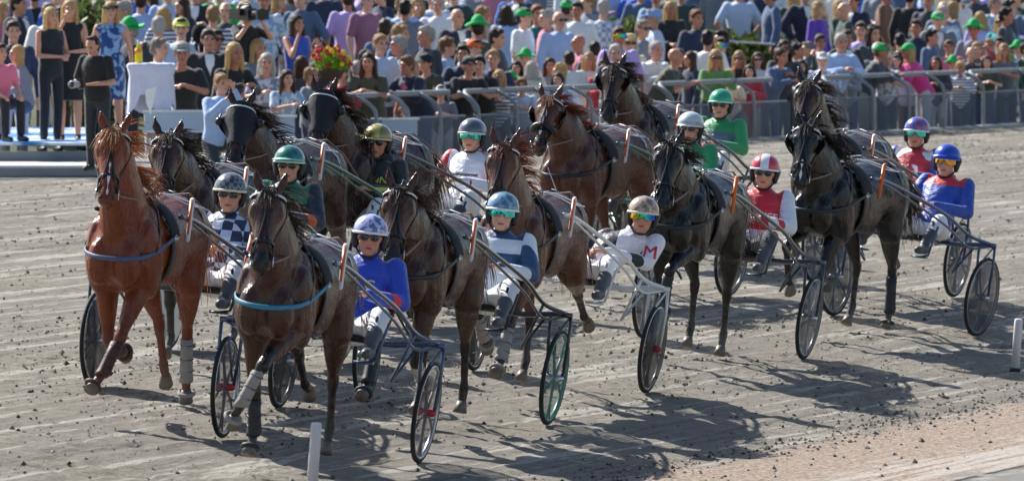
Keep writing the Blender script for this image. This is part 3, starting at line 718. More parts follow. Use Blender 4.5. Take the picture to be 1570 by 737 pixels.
    # white marking on the face, lying on the skin
    if mark:
        q = G(); wd, t0, t1 = mark; off = .007
        ts = np.linspace(t0, t1, 12); vs = []
        for i, t in enumerate(ts):
            w_ = wd*(.55+.45*math.sin(i*1.1+seed)) * (0.25 if i in (0, 11) else 1)
            for k in (-1, -.5, 0, .5, 1): vs.append(H.pt(t, k*w_, off))
        fs = [(i*5+j, i*5+j+1, (i+1)*5+j+1, (i+1)*5+j) for i in range(11) for j in range(4)]
        q.add(vs, fs); obj('white_blaze', q, BLAZE, root)
    # ---- bridle
    q = G(); W_ = .014
    def strap(q, pts, w=W_, th=.0045):
        pts = [np.asarray(p) for p in pts]; rg = []
        for i, p in enumerate(pts):
            d = nrm(pts[min(i+1, len(pts)-1)]-pts[max(i-1, 0)]); o = nrm(p-H.ring(np.clip((p-H.o).dot(H.D)/H.L, 0, .9))[0]); a = nrm(np.cross(d, o)); rg.append((p, a*w, o*th))
        q.loft(rg, 6)
    if not hood:
        strap(q, [H.pt(.60, a, .006) for a in range(0, 361, 24)], .015)                    # noseband
    strap(q, [H.pt(.075, a, .008) for a in range(-100, 101, 20)])                          # browband
    for s in (-1, 1):
        strap(q, [H.pt(t, s*a, .007) for t, a in ((.0, 40), (.06, 80), (.2, 100), (.4, 98), (.6, 88), (.78, 78))])   # cheekpiece
        strap(q, [H.pt(t, s*a, .008) for t, a in ((.05, 85), (.16, 120), (.26, 150), (.28, 178))])       # throatlatch
        strap(q, [H.pt(t, a, .007) for t, a in ((.8, s*75), (.62, s*34), (.45, s*10), (.25, 0), (.05, 0))], .008)  # overcheck
    obj('bridle', q, BLACKL if noseband is BLACKL else noseband, root)
    q = G(); strap(q, [H.pt(.075, a, .015) for a in range(-80, 81, 20)], .007, .003); obj('browband', q, STRAPW, root)
    for s in (-1, 1): q = G(); q.torus(H.pt(.80, s*85, .012), .032, .0045, tuple(H.X), 18, 6); obj('bit_ring', q, STEEL, root)
    if roll:
        q = G(); rg = [H.pt(.55, a, .028) for a in range(-95, 96, 19)]; q.tube(rg, .026, 10); obj('shadow_roll', q, roll, root)
    if blink:
        for s in (-1, 1):
            q = G(); vs = []
            for t in (.13, .19, .25, .31, .36):
                for j, k in enumerate((128, 108, 88, 74)):
                    vs.append(H.pt(t, s*k, .012 if j < 2 else (.03 if j == 2 else .055)*(1-abs(t-.245)*2.2)))
            fs = [(i*4+j, i*4+j+1, (i+1)*4+j+1, (i+1)*4+j) for i in range(4) for j in range(3)]
            q.add(vs, fs); ob = obj('blinker', q, BLACKL, root); md = ob.modifiers.new('s', 'SOLIDIFY'); md.thickness = .008
    if hood:
        q = G(); rg = []
        for t in np.linspace(-.01, .62, 14):
            c, a, b = H.ring(t); rg.append((c-H.N*.0, H.X*(a+.014), H.N*(b+.014)))
        q.loft(rg, 20)
        for s in (-1, 1): q.cone(H.pt(.2, s*72, 0), .045, H.pt(.3, s*75, 0), .035)
        hd = blob(q, 'hood', .012, 2); obj('hood', hd, HOODM, root)
        for s in (-1, 1):
            q = G(); q.ell(H.pt(.245, s*70, .045), (.036, .036, .036), n=12); obj('eye_cup', q, BLACKL, root)
    # ---- breast collar, saddle, girth
    bc = breast or BLACKL; q = G()
    pts = [V(s * a, y, z) for s, a, y, z in ((-1, .285, .30, 1.27), (-1, .272, .45, 1.22), (-1, .25, .60, 1.175), (-1, .205, .74, 1.145), (-1, .11, .845, 1.13), (0, 0, .875, 1.125), (1, .11, .845, 1.13), (1, .205, .74, 1.145), (1, .25, .60, 1.175), (1, .272, .45, 1.22), (1, .285, .30, 1.27))]
    rg = []
    pp = bez(pts, 3)
    for i, p in enumerate(pp):
        d = nrm(pp[min(i+1, len(pp)-1)]-pp[max(0, i-1)]); o = nrm(V(p[0], (p[1]-.3)*.9, 0)); rg.append((p, V(0, 0, 1)*.017, np.cross(d, V(0, 0, 1))*.008))
    q.loft(rg, 8); obj('breast_collar', q, bc, root)
    for s in (-1, 1): q = G(); q.tube([V(s*.255, .60, 1.18), V(s*.245, .52, 1.32), V(s*.19, .44, 1.46), V(s*.08, .36, 1.565)], .011, 6, flat=.6, hint=(0, 1, 0)); obj('neck_strap', q, BLACKL, root)
    q = G(); rg = []
    yy = .235
    for a in range(0, 361, 15):
        z0, A, B = 1.185, .266+.008, .318+.008; c = V(0, yy, z0); p = c+V(A*math.sin(R(a)), 0, B*math.cos(R(a))); o = nrm(V(math.sin(R(a))/A, 0, math.cos(R(a))/B)); rg.append((p, V(0, 1, 0)*.055, o*.008))
    q.loft(rg, 6); obj('girth', q, BLACKL, root)
    q = G()
    for s in (-1, 1):
        rg = []
        for a in range(4, 75, 10):
            z0, A, B = 1.185, .270+.018, .33+.016; p = V(s*A*math.sin(R(a)), yy, z0+B*math.cos(R(a))); o = nrm(V(s*math.sin(R(a))/A, 0, math.cos(R(a))/B)); rg.append((p, V(0, 1, 0)*.10, o*.018))
        q.loft(rg, 8)
    obj('saddle_pad', q, plain('saddle_felt', '22252c', .8, var=.3), root)
    for s in (-1, 1): q = G(); q.torus(V(s*.10, yy, 1.555), .022, .005, (0, 1, 0), 14, 5); obj('terret', q, STEEL, root)
    q = G(); q.tube([H.pt(.04, 0, .012), poll+V(0, -.05, .09), npt[len(npt)//2]+V(0, -.12, .22), V(0, yy, 1.56)], .006, 5); obj('check_rein', q, BLACKL, root)
    # ---- driving lines from the bit back to the driver's hands
    for s in (-1, 1):
        q = G(); b0 = H.pt(.80, s*88, .02)
        pts = [b0+(V(s*.10, yy, 1.56)-b0)*k_/6-V(0, 0, .03)*math.sin(k_*math.pi/6) for k_ in range(7)]+[V(s*.13, -.1, 1.545), V(s*.14, -.45, 1.545), V(s*.13, -.85, 1.42), V(s*.10, -1.36, 1.17)]
        q.tube(pts, .0115, 5, flat=.5); obj('rein', q, reins if s < 0 else STRAPW, root)
    # back strap to the tail, hip straps and gathered line ends
    q = G(); q.tube([V(0, .2, 1.555), V(0, 0, 1.515), V(0, -.25, 1.53), V(0, -.5, 1.548), V(0, -.72, 1.49), V(0, -.86, 1.38)], .011, 6, flat=.5, hint=(1, 0, 0)); obj('back_strap', q, BLACKL, root)
    for s in (-1, 1):
        q = G(); q.tube([V(0, -.42, 1.553), V(s*.13, -.44, 1.52), V(s*.235, -.47, 1.41), V(s*.285, -.50, 1.25)], .010, 6, flat=.5, hint=(0, 1, 0)); obj('hip_strap', q, STRAPW if seed % 2 else BLACKL, root)
        q = G(); p0 = V(s*.12, yy-.05, 1.56)
        for k in range(2): q.tube(bez([p0, p0+V(s*(.06+.02*k), -.12, -.01-.02*k), p0+V(s*.12, -.3-.04*k, -.05-.03*k), p0+V(s*(.17+.01*k), -.5, -.10)], 4), .006, 5)
        obj('line_end', q, STRAPW, root)
    q = G(); q.tube([V(-.285, .30, 1.27), V(-.29, .24, 1.26)], .012, 6); q.torus(V(-.29, .27, 1.27), .022, .005, (1, 0, 0), 12, 5); obj('buckle', q, STEEL, root)
    tag(root, label, 'horse', 'trotting racehorses in harness')
    return root, H

# ================================================================== SULKIES
# sulky frame: axle under the driver at y = 0, +y forward; wheel on the horse's left at x=-.56, on its right at x=+.86
TYRE = plain('tyre_rubber', '1a1b1e', .75, var=.3, scale=20)
def disc_mat(col, alpha):
    m, t, b = newmat('wheel_disc_plastic'); b.inputs['Base Color'].default_value = lin(col); b.inputs['Roughness'].default_value = .3
    tr = t.nodes.new('ShaderNodeBsdfTransparent'); ms = t.nodes.new('ShaderNodeMixShader'); ms.inputs[0].default_value = alpha
    t.links.new(tr.outputs[0], ms.inputs[1]); t.links.new(b.outputs[0], ms.inputs[2]); t.links.new(ms.outputs[0], t.nodes['Material Output'].inputs[0]); return m
WL, WR, WRAD = -.56, .86, .352
def make_wheel(root, x, camber, rimm, spokem, disc, hubm):
    c = V(x, 0, WRAD); ax = nrm(V(1, 0, camber))
    up = nrm(np.cross(V(0, 1, 0), ax))*-1; up = up if up[2] > 0 else -up; fw = V(0, 1, 0)
    g = G(); g.torus(c, WRAD-.036, .012, ax, 48, 8, flat=1.3); w = obj('wheel', g, rimm, root)
    g = G(); g.torus(c, WRAD-.017, .0165, ax, 48, 8); obj('tyre', g, TYRE, w)
    g = G()
    for k in range(5):
        a = 6.283*k/5+.3+x; d = fw*math.cos(a)+up*math.sin(a); d1 = fw*math.cos(a+.14)+up*math.sin(a+.14); d2 = fw*math.cos(a-.14)+up*math.sin(a-.14)
        g.cone(c+d*.03, .014, c+d*.17, .010, n=6); g.cone(c+d*.17, .010, c+d1*.305, .008, n=6); g.cone(c+d*.17, .010, c+d2*.305, .008, n=6)
    obj('spokes', g, spokem, w)
    g = G(); g.cone(c-ax*.045, .026, c+ax*.045, .026, n=14); obj('hub', g, hubm, w)
    if disc is not None:
        for s in (-1, 1):
            g = G(); a, b = up, fw; g.loft([(c+ax*s*.020, a*.31, b*.31), (c+ax*s*.022, a*.31, b*.31)], 36); obj('wheel_cover', g, disc, w)
    return w
def make_sulky(frame, spoke, disc, label, hub=STEEL, tagm=None, rim=STEEL, bright=None, seatm=None):
    root = empty('sulky'); cz = .80; F = frame
    make_wheel(root, WL, .05, rim, spoke, disc, hub); make_wheel(root, WR, -.05, rim, spoke, disc, hub)
    g = G(); g.tube([V(WL-.085, 0, cz+.01), V(WL, 0, cz+.015), V(-.3, 0, cz-.02), V(.4, 0, cz-.02), V(WR, 0, cz+.015), V(WR+.085, 0, cz+.01)], .021, 10); obj('crossbar', g, F, root)
    for xw, s in ((WL, -1), (WR, 1)):
        g = G()
        for e in (-1, 1):
            xo = xw+e*.075
            g.tube([V(xo, 0, cz+.01), V(xo, -.005, cz-.18), V(xw+e*.055, 0, WRAD)], .0125, 8)
        g.tube([V(xw-.075, 0, cz+.01), V(xw-.02, .11, cz-.12), V(xw-s*.06, .06, WRAD+.05)], .008, 6)
        obj('wheel_fork', g, F, root)
        # shaft: double tube rising to the horse's saddle
        k = xw/abs(xw); x0 = xw+k*.04
        for up_, rr in ((0, .0165), (-.10, .0105)):
            g = G(); g.tube(bez([V(x0, .0, cz+.02+up_*.2), V(xw*.86, .22, cz+.09+up_), V(xw*.62+k*.08, .62, cz+.27+up_*.9), V(k*.35, 1.15, cz+.44+up_*.6), V(k*.315, 1.7, 1.38+up_*.3), V(k*.305, 2.02, 1.42)], 6), rr, 8)
            obj('shaft', g, F if (bright is None or up_) else bright, root)
        g = G(); g.tube([V(xw*.86, .25, cz+.08), V(xw*.6, .18, cz-.25), V(xw*.8, .02, cz-.03)], .011, 6); obj('brace', g, F, root)
        # foot rest
        g = G(); g.tube([V(k*.42, .78, cz+.18), V(k*.36, .80, cz-.08), V(k*.27, .80, cz-.10)], .011, 6); g.box((k*.28, .80, cz-.10), (.13, .07, .015)); obj('foot_rest', g, F, root)
        # upright hitch tag at the shaft tip
        g = G(); g.tube([V(k*.315, 1.80, 1.545), V(k*.317, 1.81, 1.53), V(k*.332, 1.89, 1.26), V(k*.333, 1.895, 1.245)], [.010, .0185, .016, .009], 8, flat=.4, hint=(1, 0, 0)); tg = obj('hitch_tag', g, tagm or WHITEP, root)
        g = G(); g.tube([V(k*.317, 1.824, 1.525), V(k*.331, 1.902, 1.30)], [.012, .009], 8, flat=.45, hint=(1, 0, 0)); obj('tag_stripe', g, plain('orange_reflector', 'e0661f', .4), tg)
    g = G(); g.loft([(V(0, -.17, cz+.015), V(.13, 0, 0), V(0, 0, .02)), (V(0, -.08, cz), V(.19, 0, 0), V(0, 0, .032)), (V(0, .06, cz), V(.20, 0, 0), V(0, 0, .035)), (V(0, .2, cz+.012), V(.12, 0, 0), V(0, 0, .02))], 16); obj('seat', g, seatm or BLACKL, root)
    for s in (-1, 1):
        g = G(); g.tube([V(s*.16, -.12, cz-.02), V(s*.2, .3, cz-.02), V(s*.30, .62, cz+.2)], .011, 6); obj('seat_strut', g, F, root)
    return tag(root, label, 'sulky', 'two-wheeled racing sulkies')
# ================================================================== DRIVERS
def jacket_mat(key, body, sleeve=None, shoulder=None, pat=None, c2=None, band=None, chest=None):
    """racing silks; object space: x right, z up"""
    m, t, b = newmat('racing_silks'); tc = t.nodes.new('ShaderNodeTexCoord').outputs['Object']
    sx = t.nodes.new('ShaderNodeSeparateXYZ'); t.links.new(tc, sx.inputs[0]); X, Y, Z = sx.outputs
    ax = math_(t, 'ABSOLUTE', X); base = lin(body)
    if pat == 'check':
        w = t.nodes.new('ShaderNodeTexChecker'); w.inputs['Scale'].default_value = 13; w.inputs[1].default_value = lin(body); w.inputs[2].default_value = lin(c2); t.links.new(tc, w.inputs['Vector']); base = w.outputs[0]
    elif pat == 'splash':
        base = mixc(t, ramp(t, noise_(t, 9, 1, .5, tc), [(.54, (0, 0, 0)), (.56, (1, 1, 1))]), lin(body), lin(c2))
    elif pat == 'chevron':
        v = math_(t, 'ADD', Z, math_(t, 'MULTIPLY', ax, .7)); v = math_(t, 'FRACT', math_(t, 'MULTIPLY', v, 6.2)); base = mixc(t, math_(t, 'GREATER_THAN', v, .5), lin(body), lin(c2))
    elif pat == 'diamond':
        w = t.nodes.new('ShaderNodeTexChecker'); w.inputs['Scale'].default_value = 5.5; mp = t.nodes.new('ShaderNodeMapping'); mp.inputs['Rotation'].default_value = (0, R(45), 0); t.links.new(tc, mp.inputs[0]); t.links.new(mp.outputs[0], w.inputs[0])
        w.inputs[1].default_value = lin(body); w.inputs[2].default_value = lin(c2); base = w.outputs[0]
    if chest: base = mixc(t, math_(t, 'MULTIPLY', math_(t, 'GREATER_THAN', Z, chest[0]), math_(t, 'LESS_THAN', Z, chest[1])), base, lin(chest[2]))
    if shoulder: base = mixc(t, math_(t, 'GREATER_THAN', Z, shoulder[0]), base, lin(shoulder[1]))
    if sleeve: base = mixc(t, math_(t, 'GREATER_THAN', ax, .185), base, lin(sleeve))
    if band: base = mixc(t, math_(t, 'MULTIPLY', math_(t, 'GREATER_THAN', ax, .185), math_(t, 'MULTIPLY', math_(t, 'GREATER_THAN', Y, band[0]), math_(t, 'LESS_THAN', Y, band[1]))), base, lin(band[2]))
    t.links.new(base, b.inputs['Base Color']); b.inputs['Roughness'].default_value = .5; b.inputs['Sheen Weight'].default_value = .2
    mp = t.nodes.new('ShaderNodeMapping'); mp.inputs['Scale'].default_value = (1, 1, 2.2); t.links.new(tc, mp.inputs[0])
    bump(t, b, noise_(t, 7, 3, .6, mp.outputs[0]), .9, .03); return m
TORSO = [(-.06, .15, .115), (.08, .165, .125), (.3, .150, .115), (.55, .172, .125), (.78, .19, .115), (.9, .15, .09), (1, .07, .065)]
def torso(g, p0, p1, off=0, x=V(1, 0, 0), w=1.0):
    p0 = np.asarray(p0, float); p1 = np.asarray(p1, float); d = p1-p0; f = nrm(np.cross(nrm(d), x)); rg = []
    for t, a, b in TORSO: rg.append((p0+d*t, x*(a*w+off), f*(b*w+off)))
    g.loft(rg, 16)
def head_shape(g, ex, c, sc=1.0, look=(0, 1, 0), jaw=1.0):
    """a face: skull, cheeks, jaw, nose, brow, ears; look is where it faces"""
    c = np.asarray(c, float); F = nrm(look); X = nrm(np.cross(F, V(0, 0, 1))); U = np.cross(X, F)
    P = lambda x, y, z: c+(X*x+F*y+U*z)*sc
    def el(p, r_): 
        rg = []
        for q in (-.985, -.85, -.6, -.3, 0, .3, .6, .85, .985):
            k = math.sqrt(1-q*q); rg.append((p+U*q*r_[2]*sc, X*r_[0]*k*sc, F*r_[1]*k*sc))
        g.loft(rg, 14)
    el(P(0, -.01, .025), (.076, .094, .092)); el(P(0, .026, -.035), (.062, .062, .078)); el(P(0, .055, -.085), (.034*jaw, .03, .027)); el(P(0, .078, .032), (.055, .018, .014))
    g.cone(P(0, .088, .012), .010*sc, P(0, .108, -.022), .014*sc, n=8); g.cone(P(-.02, .082, -.058), .010*sc, P(.02, .082, -.058), .010*sc, n=8)
    for s in (-1, 1):
        el(P(s*.078, -.005, -.005), (.012, .022, .032)); el(P(s*.042, .062, -.022), (.022, .02, .022))
    if ex is not None:
        def ee(p, r_, m):
            rg = []
            for q in (-.95, -.5, 0, .5, .95):
                k = math.sqrt(1-q*q); rg.append((p+U*q*r_[2]*sc, X*r_[0]*k*sc, F*r_[1]*k*sc))
            ex.loft(rg, 8, m)
        for s in (-1, 1): ee(P(s*.031, .082, .010), (.014, .007, .0065), 1); ee(P(s*.032, .091, .028), (.018, .006, .004), 1)
        ee(P(0, .092, -.057), (.023, .006, .006), 2)
    return P
def hand(g, w, d, side, curl=.8, sc=1.0, up=V(0, 0, 1)):
    """palm, four unequal bent fingers and a thumb; w wrist, d pointing direction"""
    w = np.asarray(w, float); d = nrm(d); s = nrm(np.cross(d, up)+V(1e-5, 0, 0)); n = np.cross(s, d)
    g.cone(w, .024*sc, w+d*.05*sc, .033*sc, flat=.6, hint=s)
    g.cone(w+d*.05*sc, .034*sc, w+d*.085*sc, .034*sc, flat=.5, hint=s)
    for i, L in enumerate((.066, .076, .070, .055)):
        b = w+d*.09*sc+s*(-.027+.018*i)*sc; a = curl; k1 = b+(d*math.cos(a*.6)-n*math.sin(a*.6))*L*.5*sc; k2 = k1+(d*math.cos(a*1.6)-n*math.sin(a*1.6))*L*.5*sc
        g.cone(b, .0092*sc, k1, .0088*sc, n=6); g.cone(k1, .0088*sc, k2, .0075*sc, n=6)
    b = w+d*.03*sc+s*side*-.026*sc; k1 = b+(d*.6-s*side*.8-n*.25)*.035*sc; k2 = k1+(d*.9-s*side*.2-n*.35)*.03*sc
    g.cone(b, .0125*sc, k1, .011*sc, n=6); g.cone(k1, .011*sc, k2, .009*sc, n=6)
DRV = {}
def driver_meshes(pose):
    if pose in DRV: return DRV[pose]
    lean, side, low = {'up': (-.20, 0, .02), 'back': (-.30, .02, .03), 'side': (-.16, -.26, .16), 'fwd': (.02, 0, 0)}[pose]
    pel = V(0, -.02, .88); neck = V(side, -.02+lean, 1.36-low); hc = neck+V(side*.3, .05, .135)
    sh = [V(side+s*.195, -.02+lean+.01, 1.305-low) for s in (-1, 1)]
    hand_y = .36; el = [V(side*.5+s*.30, .04+lean*.5, 1.07-low*.5) for s in (-1, 1)]; wr = [V(side*.2+s*.105, hand_y-.09, 1.13-low*.4) for s in (-1, 1)]
    hip = [V(s*.09, .02, .86) for s in (-1, 1)]; kn = [V(s*.27, .42, .99) for s in (-1, 1)]; an = [V(s*.30, .76, .80) for s in (-1, 1)]
    g = G(); ex = G(); torso(g, pel, neck, w=.94); g.cone(neck-V(0, .01, .03), .055, hc-V(0, .03, .05), .052)
    P = head_shape(g, ex, hc, 1.12, (-.22, 1, -.05))
    for i, s in enumerate((-1, 1)):
        g.cone(sh[i], .055, el[i], .042); g.cone(el[i], .042, wr[i], .026); hand(g, wr[i], (V(side*.2+s*.06, hand_y, 1.13-low*.4)-wr[i]), s, 1.1)
        g.cone(hip[i], .085, kn[i], .058); g.cone(kn[i], .056, an[i], .036); g.cone(an[i]+V(0, 0, -.03), .036, an[i]+V(s*.02, .15, -.02), .03)
    out = {'body': blob(g, 'driver_body', .0105, 2, ex)}
    g = G(); torso(g, pel+V(0, 0, -.02), neck, .014, w=.97); g.cone(neck-V(0, .0, .03), .068, neck+V(0, .005, .015), .062)
    for i, s in enumerate((-1, 1)): g.cone(sh[i], .076, el[i], .062); g.cone(el[i], .060, el[i]*.12+wr[i]*.88, .044)
    out['jacket'] = blob(g, 'jacket', .013, 3)
    g = G(); g.ell(pel+V(0, .03, -.03), (.17, .15, .11))
    for i, s in enumerate((-1, 1)): g.cone(hip[i], .105, kn[i], .074); g.cone(kn[i], .073, kn[i]*.25+an[i]*.75, .050)
    out['trousers'] = blob(g, 'trousers', .014, 3)
    g = []
    for i, s in enumerate((-1, 1)):
        q = G(); q.cone(kn[i]*.5+an[i]*.5, .058, an[i], .048); q.cone(an[i]+V(0, -.02, -.035), .044, an[i]+V(s*.02, .17, -.03), .038); g.append(blob(q, 'boot', .012, 2))
    out['boots'] = g
    g = []
    for i, s in enumerate((-1, 1)):
        q = G(); hand(q, wr[i]-V(0, .03, 0), (V(side*.2+s*.06, hand_y, 1.13-low*.4)-wr[i]), s, 1.1, 1.14); g.append(blob(q, 'glove', .0085, 1))
    out['gloves'] = g
    # helmet in its own frame (origin: head centre)
    out['hc'] = hc; out['hands'] = [V(side*.2+s*.08, hand_y-.01, 1.13-low*.4) for s in (-1, 1)]; out['elbow'] = el; out['sh'] = sh
    DRV[pose] = out; return out
def dome(g, c, rx, ry, rz, z0=-.3, n=24, k=8, m=0, th=0):
    rg = []
    for i in range(k+1):
        q = z0+(1-z0)*(i/k)**.8; q = min(q, .995); r_ = math.sqrt(max(0, 1-q*q)) if q > 0 else 1.0; rg.append((np.asarray(c)+V(0, 0, rz*q), V(rx*r_, 0, 0), V(0, ry*r_, 0)))
    return g.loft(rg, n, m)
gh = G(); dome(gh, (0, -.018, .046), .120, .138, .118, -.16, 28, 9); HELM_ME = gh.mesh('helmet')
gh = G()
for s in (-1, 1): gh.cone((s*.100, -.02, .02), .034, (s*.092, -.005, -.06), .022, flat=1.3)
gh.tube(bez([V(-.088, .0, -.07), V(-.05, .055, -.125), V(0, .07, -.135), V(.05, .055, -.125), V(.088, .0, -.07)], 4), .008, 6); STRAP_ME = gh.mesh('chin_strap')
gh = G(); vs = []
for i in range(13):
    a = R(-62+i*124/12); 
    for rr_, z in ((.132, .062), (.168, .046), (.168, .041), (.130, .056)): vs.append(V(math.sin(a)*rr_*.86, -.018+math.cos(a)*rr_*1.02, z))
gh.add(vs, [(i*4+j, i*4+(j+1) % 4, (i+1)*4+(j+1) % 4, (i+1)*4+j) for i in range(12) for j in range(4)]); PEAK_ME = gh.mesh('peak')
gh = G(); vs = []
for i in range(15):
    a = R(-68+i*136/14)
    nb = .010*math.exp(-((i-7)/1.3)**2)
    for z, off in ((.036, 0), (.012, .006), (-.018+nb*2, 0)): vs.append(V(math.sin(a)*.102, .002+math.cos(a)*(.114+off), z+.004))
gh.add(vs, [(i*3+j, i*3+j+1, (i+1)*3+j+1, (i+1)*3+j) for i in range(14) for j in range(2)]); GOG_ME = gh.mesh('goggles')
gh = G()
for s in (-1, 1): gh.ell((s*.037, .108, .008), (.034, .013, .024))
gh.tube([V(-.085, .03, .015), V(-.06, .098, .016), V(0, .11, .015), V(.06, .098, .016), V(.085, .03, .015)], .005, 5); GLS_ME = gh.mesh('sunglasses')
gh = G(); gh.torus((0, -.018, .030), .1, .01, (0, 0, 1), 32, 6); gh.v[-1][:, 0] *= 1.16; gh.v[-1][:, 1] = (gh.v[-1][:, 1]+.018)*1.36-.018; RIM_ME = gh.mesh('helmet_rim')
def mirror(name, c): return plain(name, c, .08, .85, var=.35, scale=14, coat=1)
MIR = {'dark': plain('dark_lens', '0c0d10', .1, 0, var=.2, coat=1), 'teal': mirror('teal_lens', '1fd0c0'), 'rainbow': None, 'amber': mirror('amber_lens', 'f0a020')}
m, t, b = newmat('rainbow_lens'); sx = t.nodes.new('ShaderNodeSeparateXYZ'); t.links.new(t.nodes.new('ShaderNodeTexCoord').outputs['Object'], sx.inputs[0])
mr = t.nodes.new('ShaderNodeMapRange'); mr.inputs[1].default_value = -.08; mr.inputs[2].default_value = .08; t.links.new(sx.outputs[0], mr.inputs[0])
t.links.new(ramp(t, mr.outputs[0], [(0, lin('1a50d8')), (.35, lin('20c8b8')), (.6, lin('60d850')), (1, lin('f0b020'))]), b.inputs['Base Color']); b.inputs['Metallic'].default_value = .7; b.inputs['Roughness'].default_value = .15; MIR['rainbow'] = m
def helmet_mat(c, pat=None, c2=None, metal=.25):
    m, t, b = newmat('helmet_shell'); tc = t.nodes.new('ShaderNodeTexCoord').outputs['Object']; sx = t.nodes.new('ShaderNodeSeparateXYZ'); t.links.new(tc, sx.inputs[0]); base = lin(c)
    if pat == 'check': 
        w = t.nodes.new('ShaderNodeTexChecker'); w.inputs['Scale'].default_value = 34; w.inputs[1].default_value = lin(c); w.inputs[2].default_value = lin(c2); t.links.new(tc, w.inputs[0]); base = w.outputs[0]
    elif pat == 'blotch': base = mixc(t, ramp(t, noise_(t, 17, 2, .5, tc), [(.5, (0, 0, 0)), (.54, (1, 1, 1))]), lin(c), lin(c2))
    elif pat == 'stripe': base = mixc(t, math_(t, 'LESS_THAN', math_(t, 'ABSOLUTE', sx.outputs[0]), .035), lin(c), lin(c2))
    elif pat == 'top': base = mixc(t, math_(t, 'GREATER_THAN', sx.outputs[2], .07), lin(c), lin(c2))
    elif pat == 'front': base = mixc(t, math_(t, 'GREATER_THAN', sx.outputs[1], .05), lin(c), lin(c2))
    if isinstance(base, tuple): b.inputs['Base Color'].default_value = base
    else: t.links.new(base, b.inputs['Base Color'])
    b.inputs['Roughness'].default_value = .3; b.inputs['Coat Weight'].default_value = .8; b.inputs['Coat Roughness'].default_value = .08; b.inputs['Metallic'].default_value = metal*.5; return m
def text_mesh(s, size, ext=.002):
    cu = bpy.data.curves.new('t', 'FONT'); cu.body = s; cu.size = size; cu.extrude = ext; cu.align_x = 'CENTER'; cu.align_y = 'CENTER'; cu.resolution_u = 3; cu.offset = size*(.02 if len(s) > 1 else 0)
    o = bpy.data.objects.new('t', cu); COL.objects.link(o); dg = bpy.context.evaluated_depsgraph_get(); dg.update(); me = bpy.data.meshes.new_from_object(o.evaluated_get(dg)); bpy.data.objects.remove(o); return me
def decal(parent, s, size, target, p, facing, mat, name='lettering', rollz=0, off=.006, curved=True):
    """letters lying on the garment: projected along -facing onto it"""
    me = text_mesh(s, size, .0); F = nrm(facing); X = nrm(np.cross(V(0, 0, 1), F)); U = np.cross(F, X); c_, s_ = math.cos(rollz), math.sin(rollz)
    import bmesh
    bm = bmesh.new(); bm.from_mesh(me); bmesh.ops.triangulate(bm, faces=bm.faces[:]); bmesh.ops.subdivide_edges(bm, edges=bm.edges[:], cuts=3, use_grid_fill=True); bm.to_mesh(me); bm.free()
    co = np.empty(len(me.vertices)*3); me.vertices.foreach_get('co', co); co = co.reshape(-1, 3)
    from mathutils.bvhtree import BVHTree
    bv = BVHTree.FromPolygons([v.co for v in target.vertices], [tuple(q.vertices) for q in target.polygons])
    out = []
    for a in co:
        u, v = a[0]*c_-a[1]*s_, a[0]*s_+a[1]*c_; o = np.asarray(p)+X*u+U*v+F*.4; hit = bv.ray_cast(Vector(o), Vector(-F), .8)
        q = np.array(hit[0])+F*off if hit[0] else o-F*.4; out.append(q)
    me.vertices.foreach_set('co', np.array(out).ravel()); me.update()
    ob = obj(name, me, mat, parent, smooth=False); md = ob.modifiers.new('s', 'SOLIDIFY'); md.thickness = .003; md.offset = 0; return ob
def make_driver(pose, jac, helm, gog, label, trous='dfe0e6', peak=None, rim='e8e8ea', skin=0, text=(), whip=None, glove='2a2c30', collar=None, boots='4b5057'):
    D = driver_meshes(pose); root = empty('person')
    obj('body', D['body'], [skinmat(SKINS[skin]), EYEM, LIPM], root); j = obj('jacket', D['jacket'], jac, root); obj('trousers', D['trousers'], cloth(trous), root)
    for q in D['boots']: obj('boot', q, plain('riding_boot', boots, .5, var=.3), root)
    for q in D['gloves']: obj('glove', q, plain('glove_leather', glove, .6), root)
    h = obj('helmet', HELM_ME, helm, root, loc=D['hc']); h.rotation_euler = (R(4), 0, .2); obj('rim', RIM_ME, plain('helmet_trim', rim, .4), h)
    obj('chin_strap', STRAP_ME, BLACKL, h)
    if peak: obj('peak', PEAK_ME, plain('peak_plastic', peak, .3), h)
    if gog == 'dark': obj('sunglasses', GLS_ME, MIR['dark'], root, loc=D['hc']).rotation_euler = (0, 0, .2)
    else:
        gg = obj('goggles', GOG_ME, MIR[gog], root, loc=D['hc']); gg.rotation_euler = (0, 0, .2)
    if collar:
        g = G(); n_ = D['hc']-V(0, .05, .125); g.torus(n_, .062, .016, (0, 0, 1), 18, 6); obj('collar', g, cloth(collar), root)
    for (s, size, p, f, c, rz) in text:
        if p == 'arm': p = D['sh'][0]*.45+D['elbow'][0]*.55
        decal(root, s, size, D['jacket'], p, f, plain('print_'+c, c, .6), rollz=rz)
    tag(root, label, 'person', 'harness racing drivers')
    if whip:
        w0 = D['hands'][1 if whip > 0 else 0]; g = G(); g.tube([w0-V(0, .08, .03), w0+V(-.0, .10, .08), w0+V(.05*whip, .38, .34), w0+V(.12*whip, .62, .62)], [.009, .007, .005, .003], 6)
        wh = obj('whip', g, plain('whip_white', 'd8d8d8', .4), root)
    return root

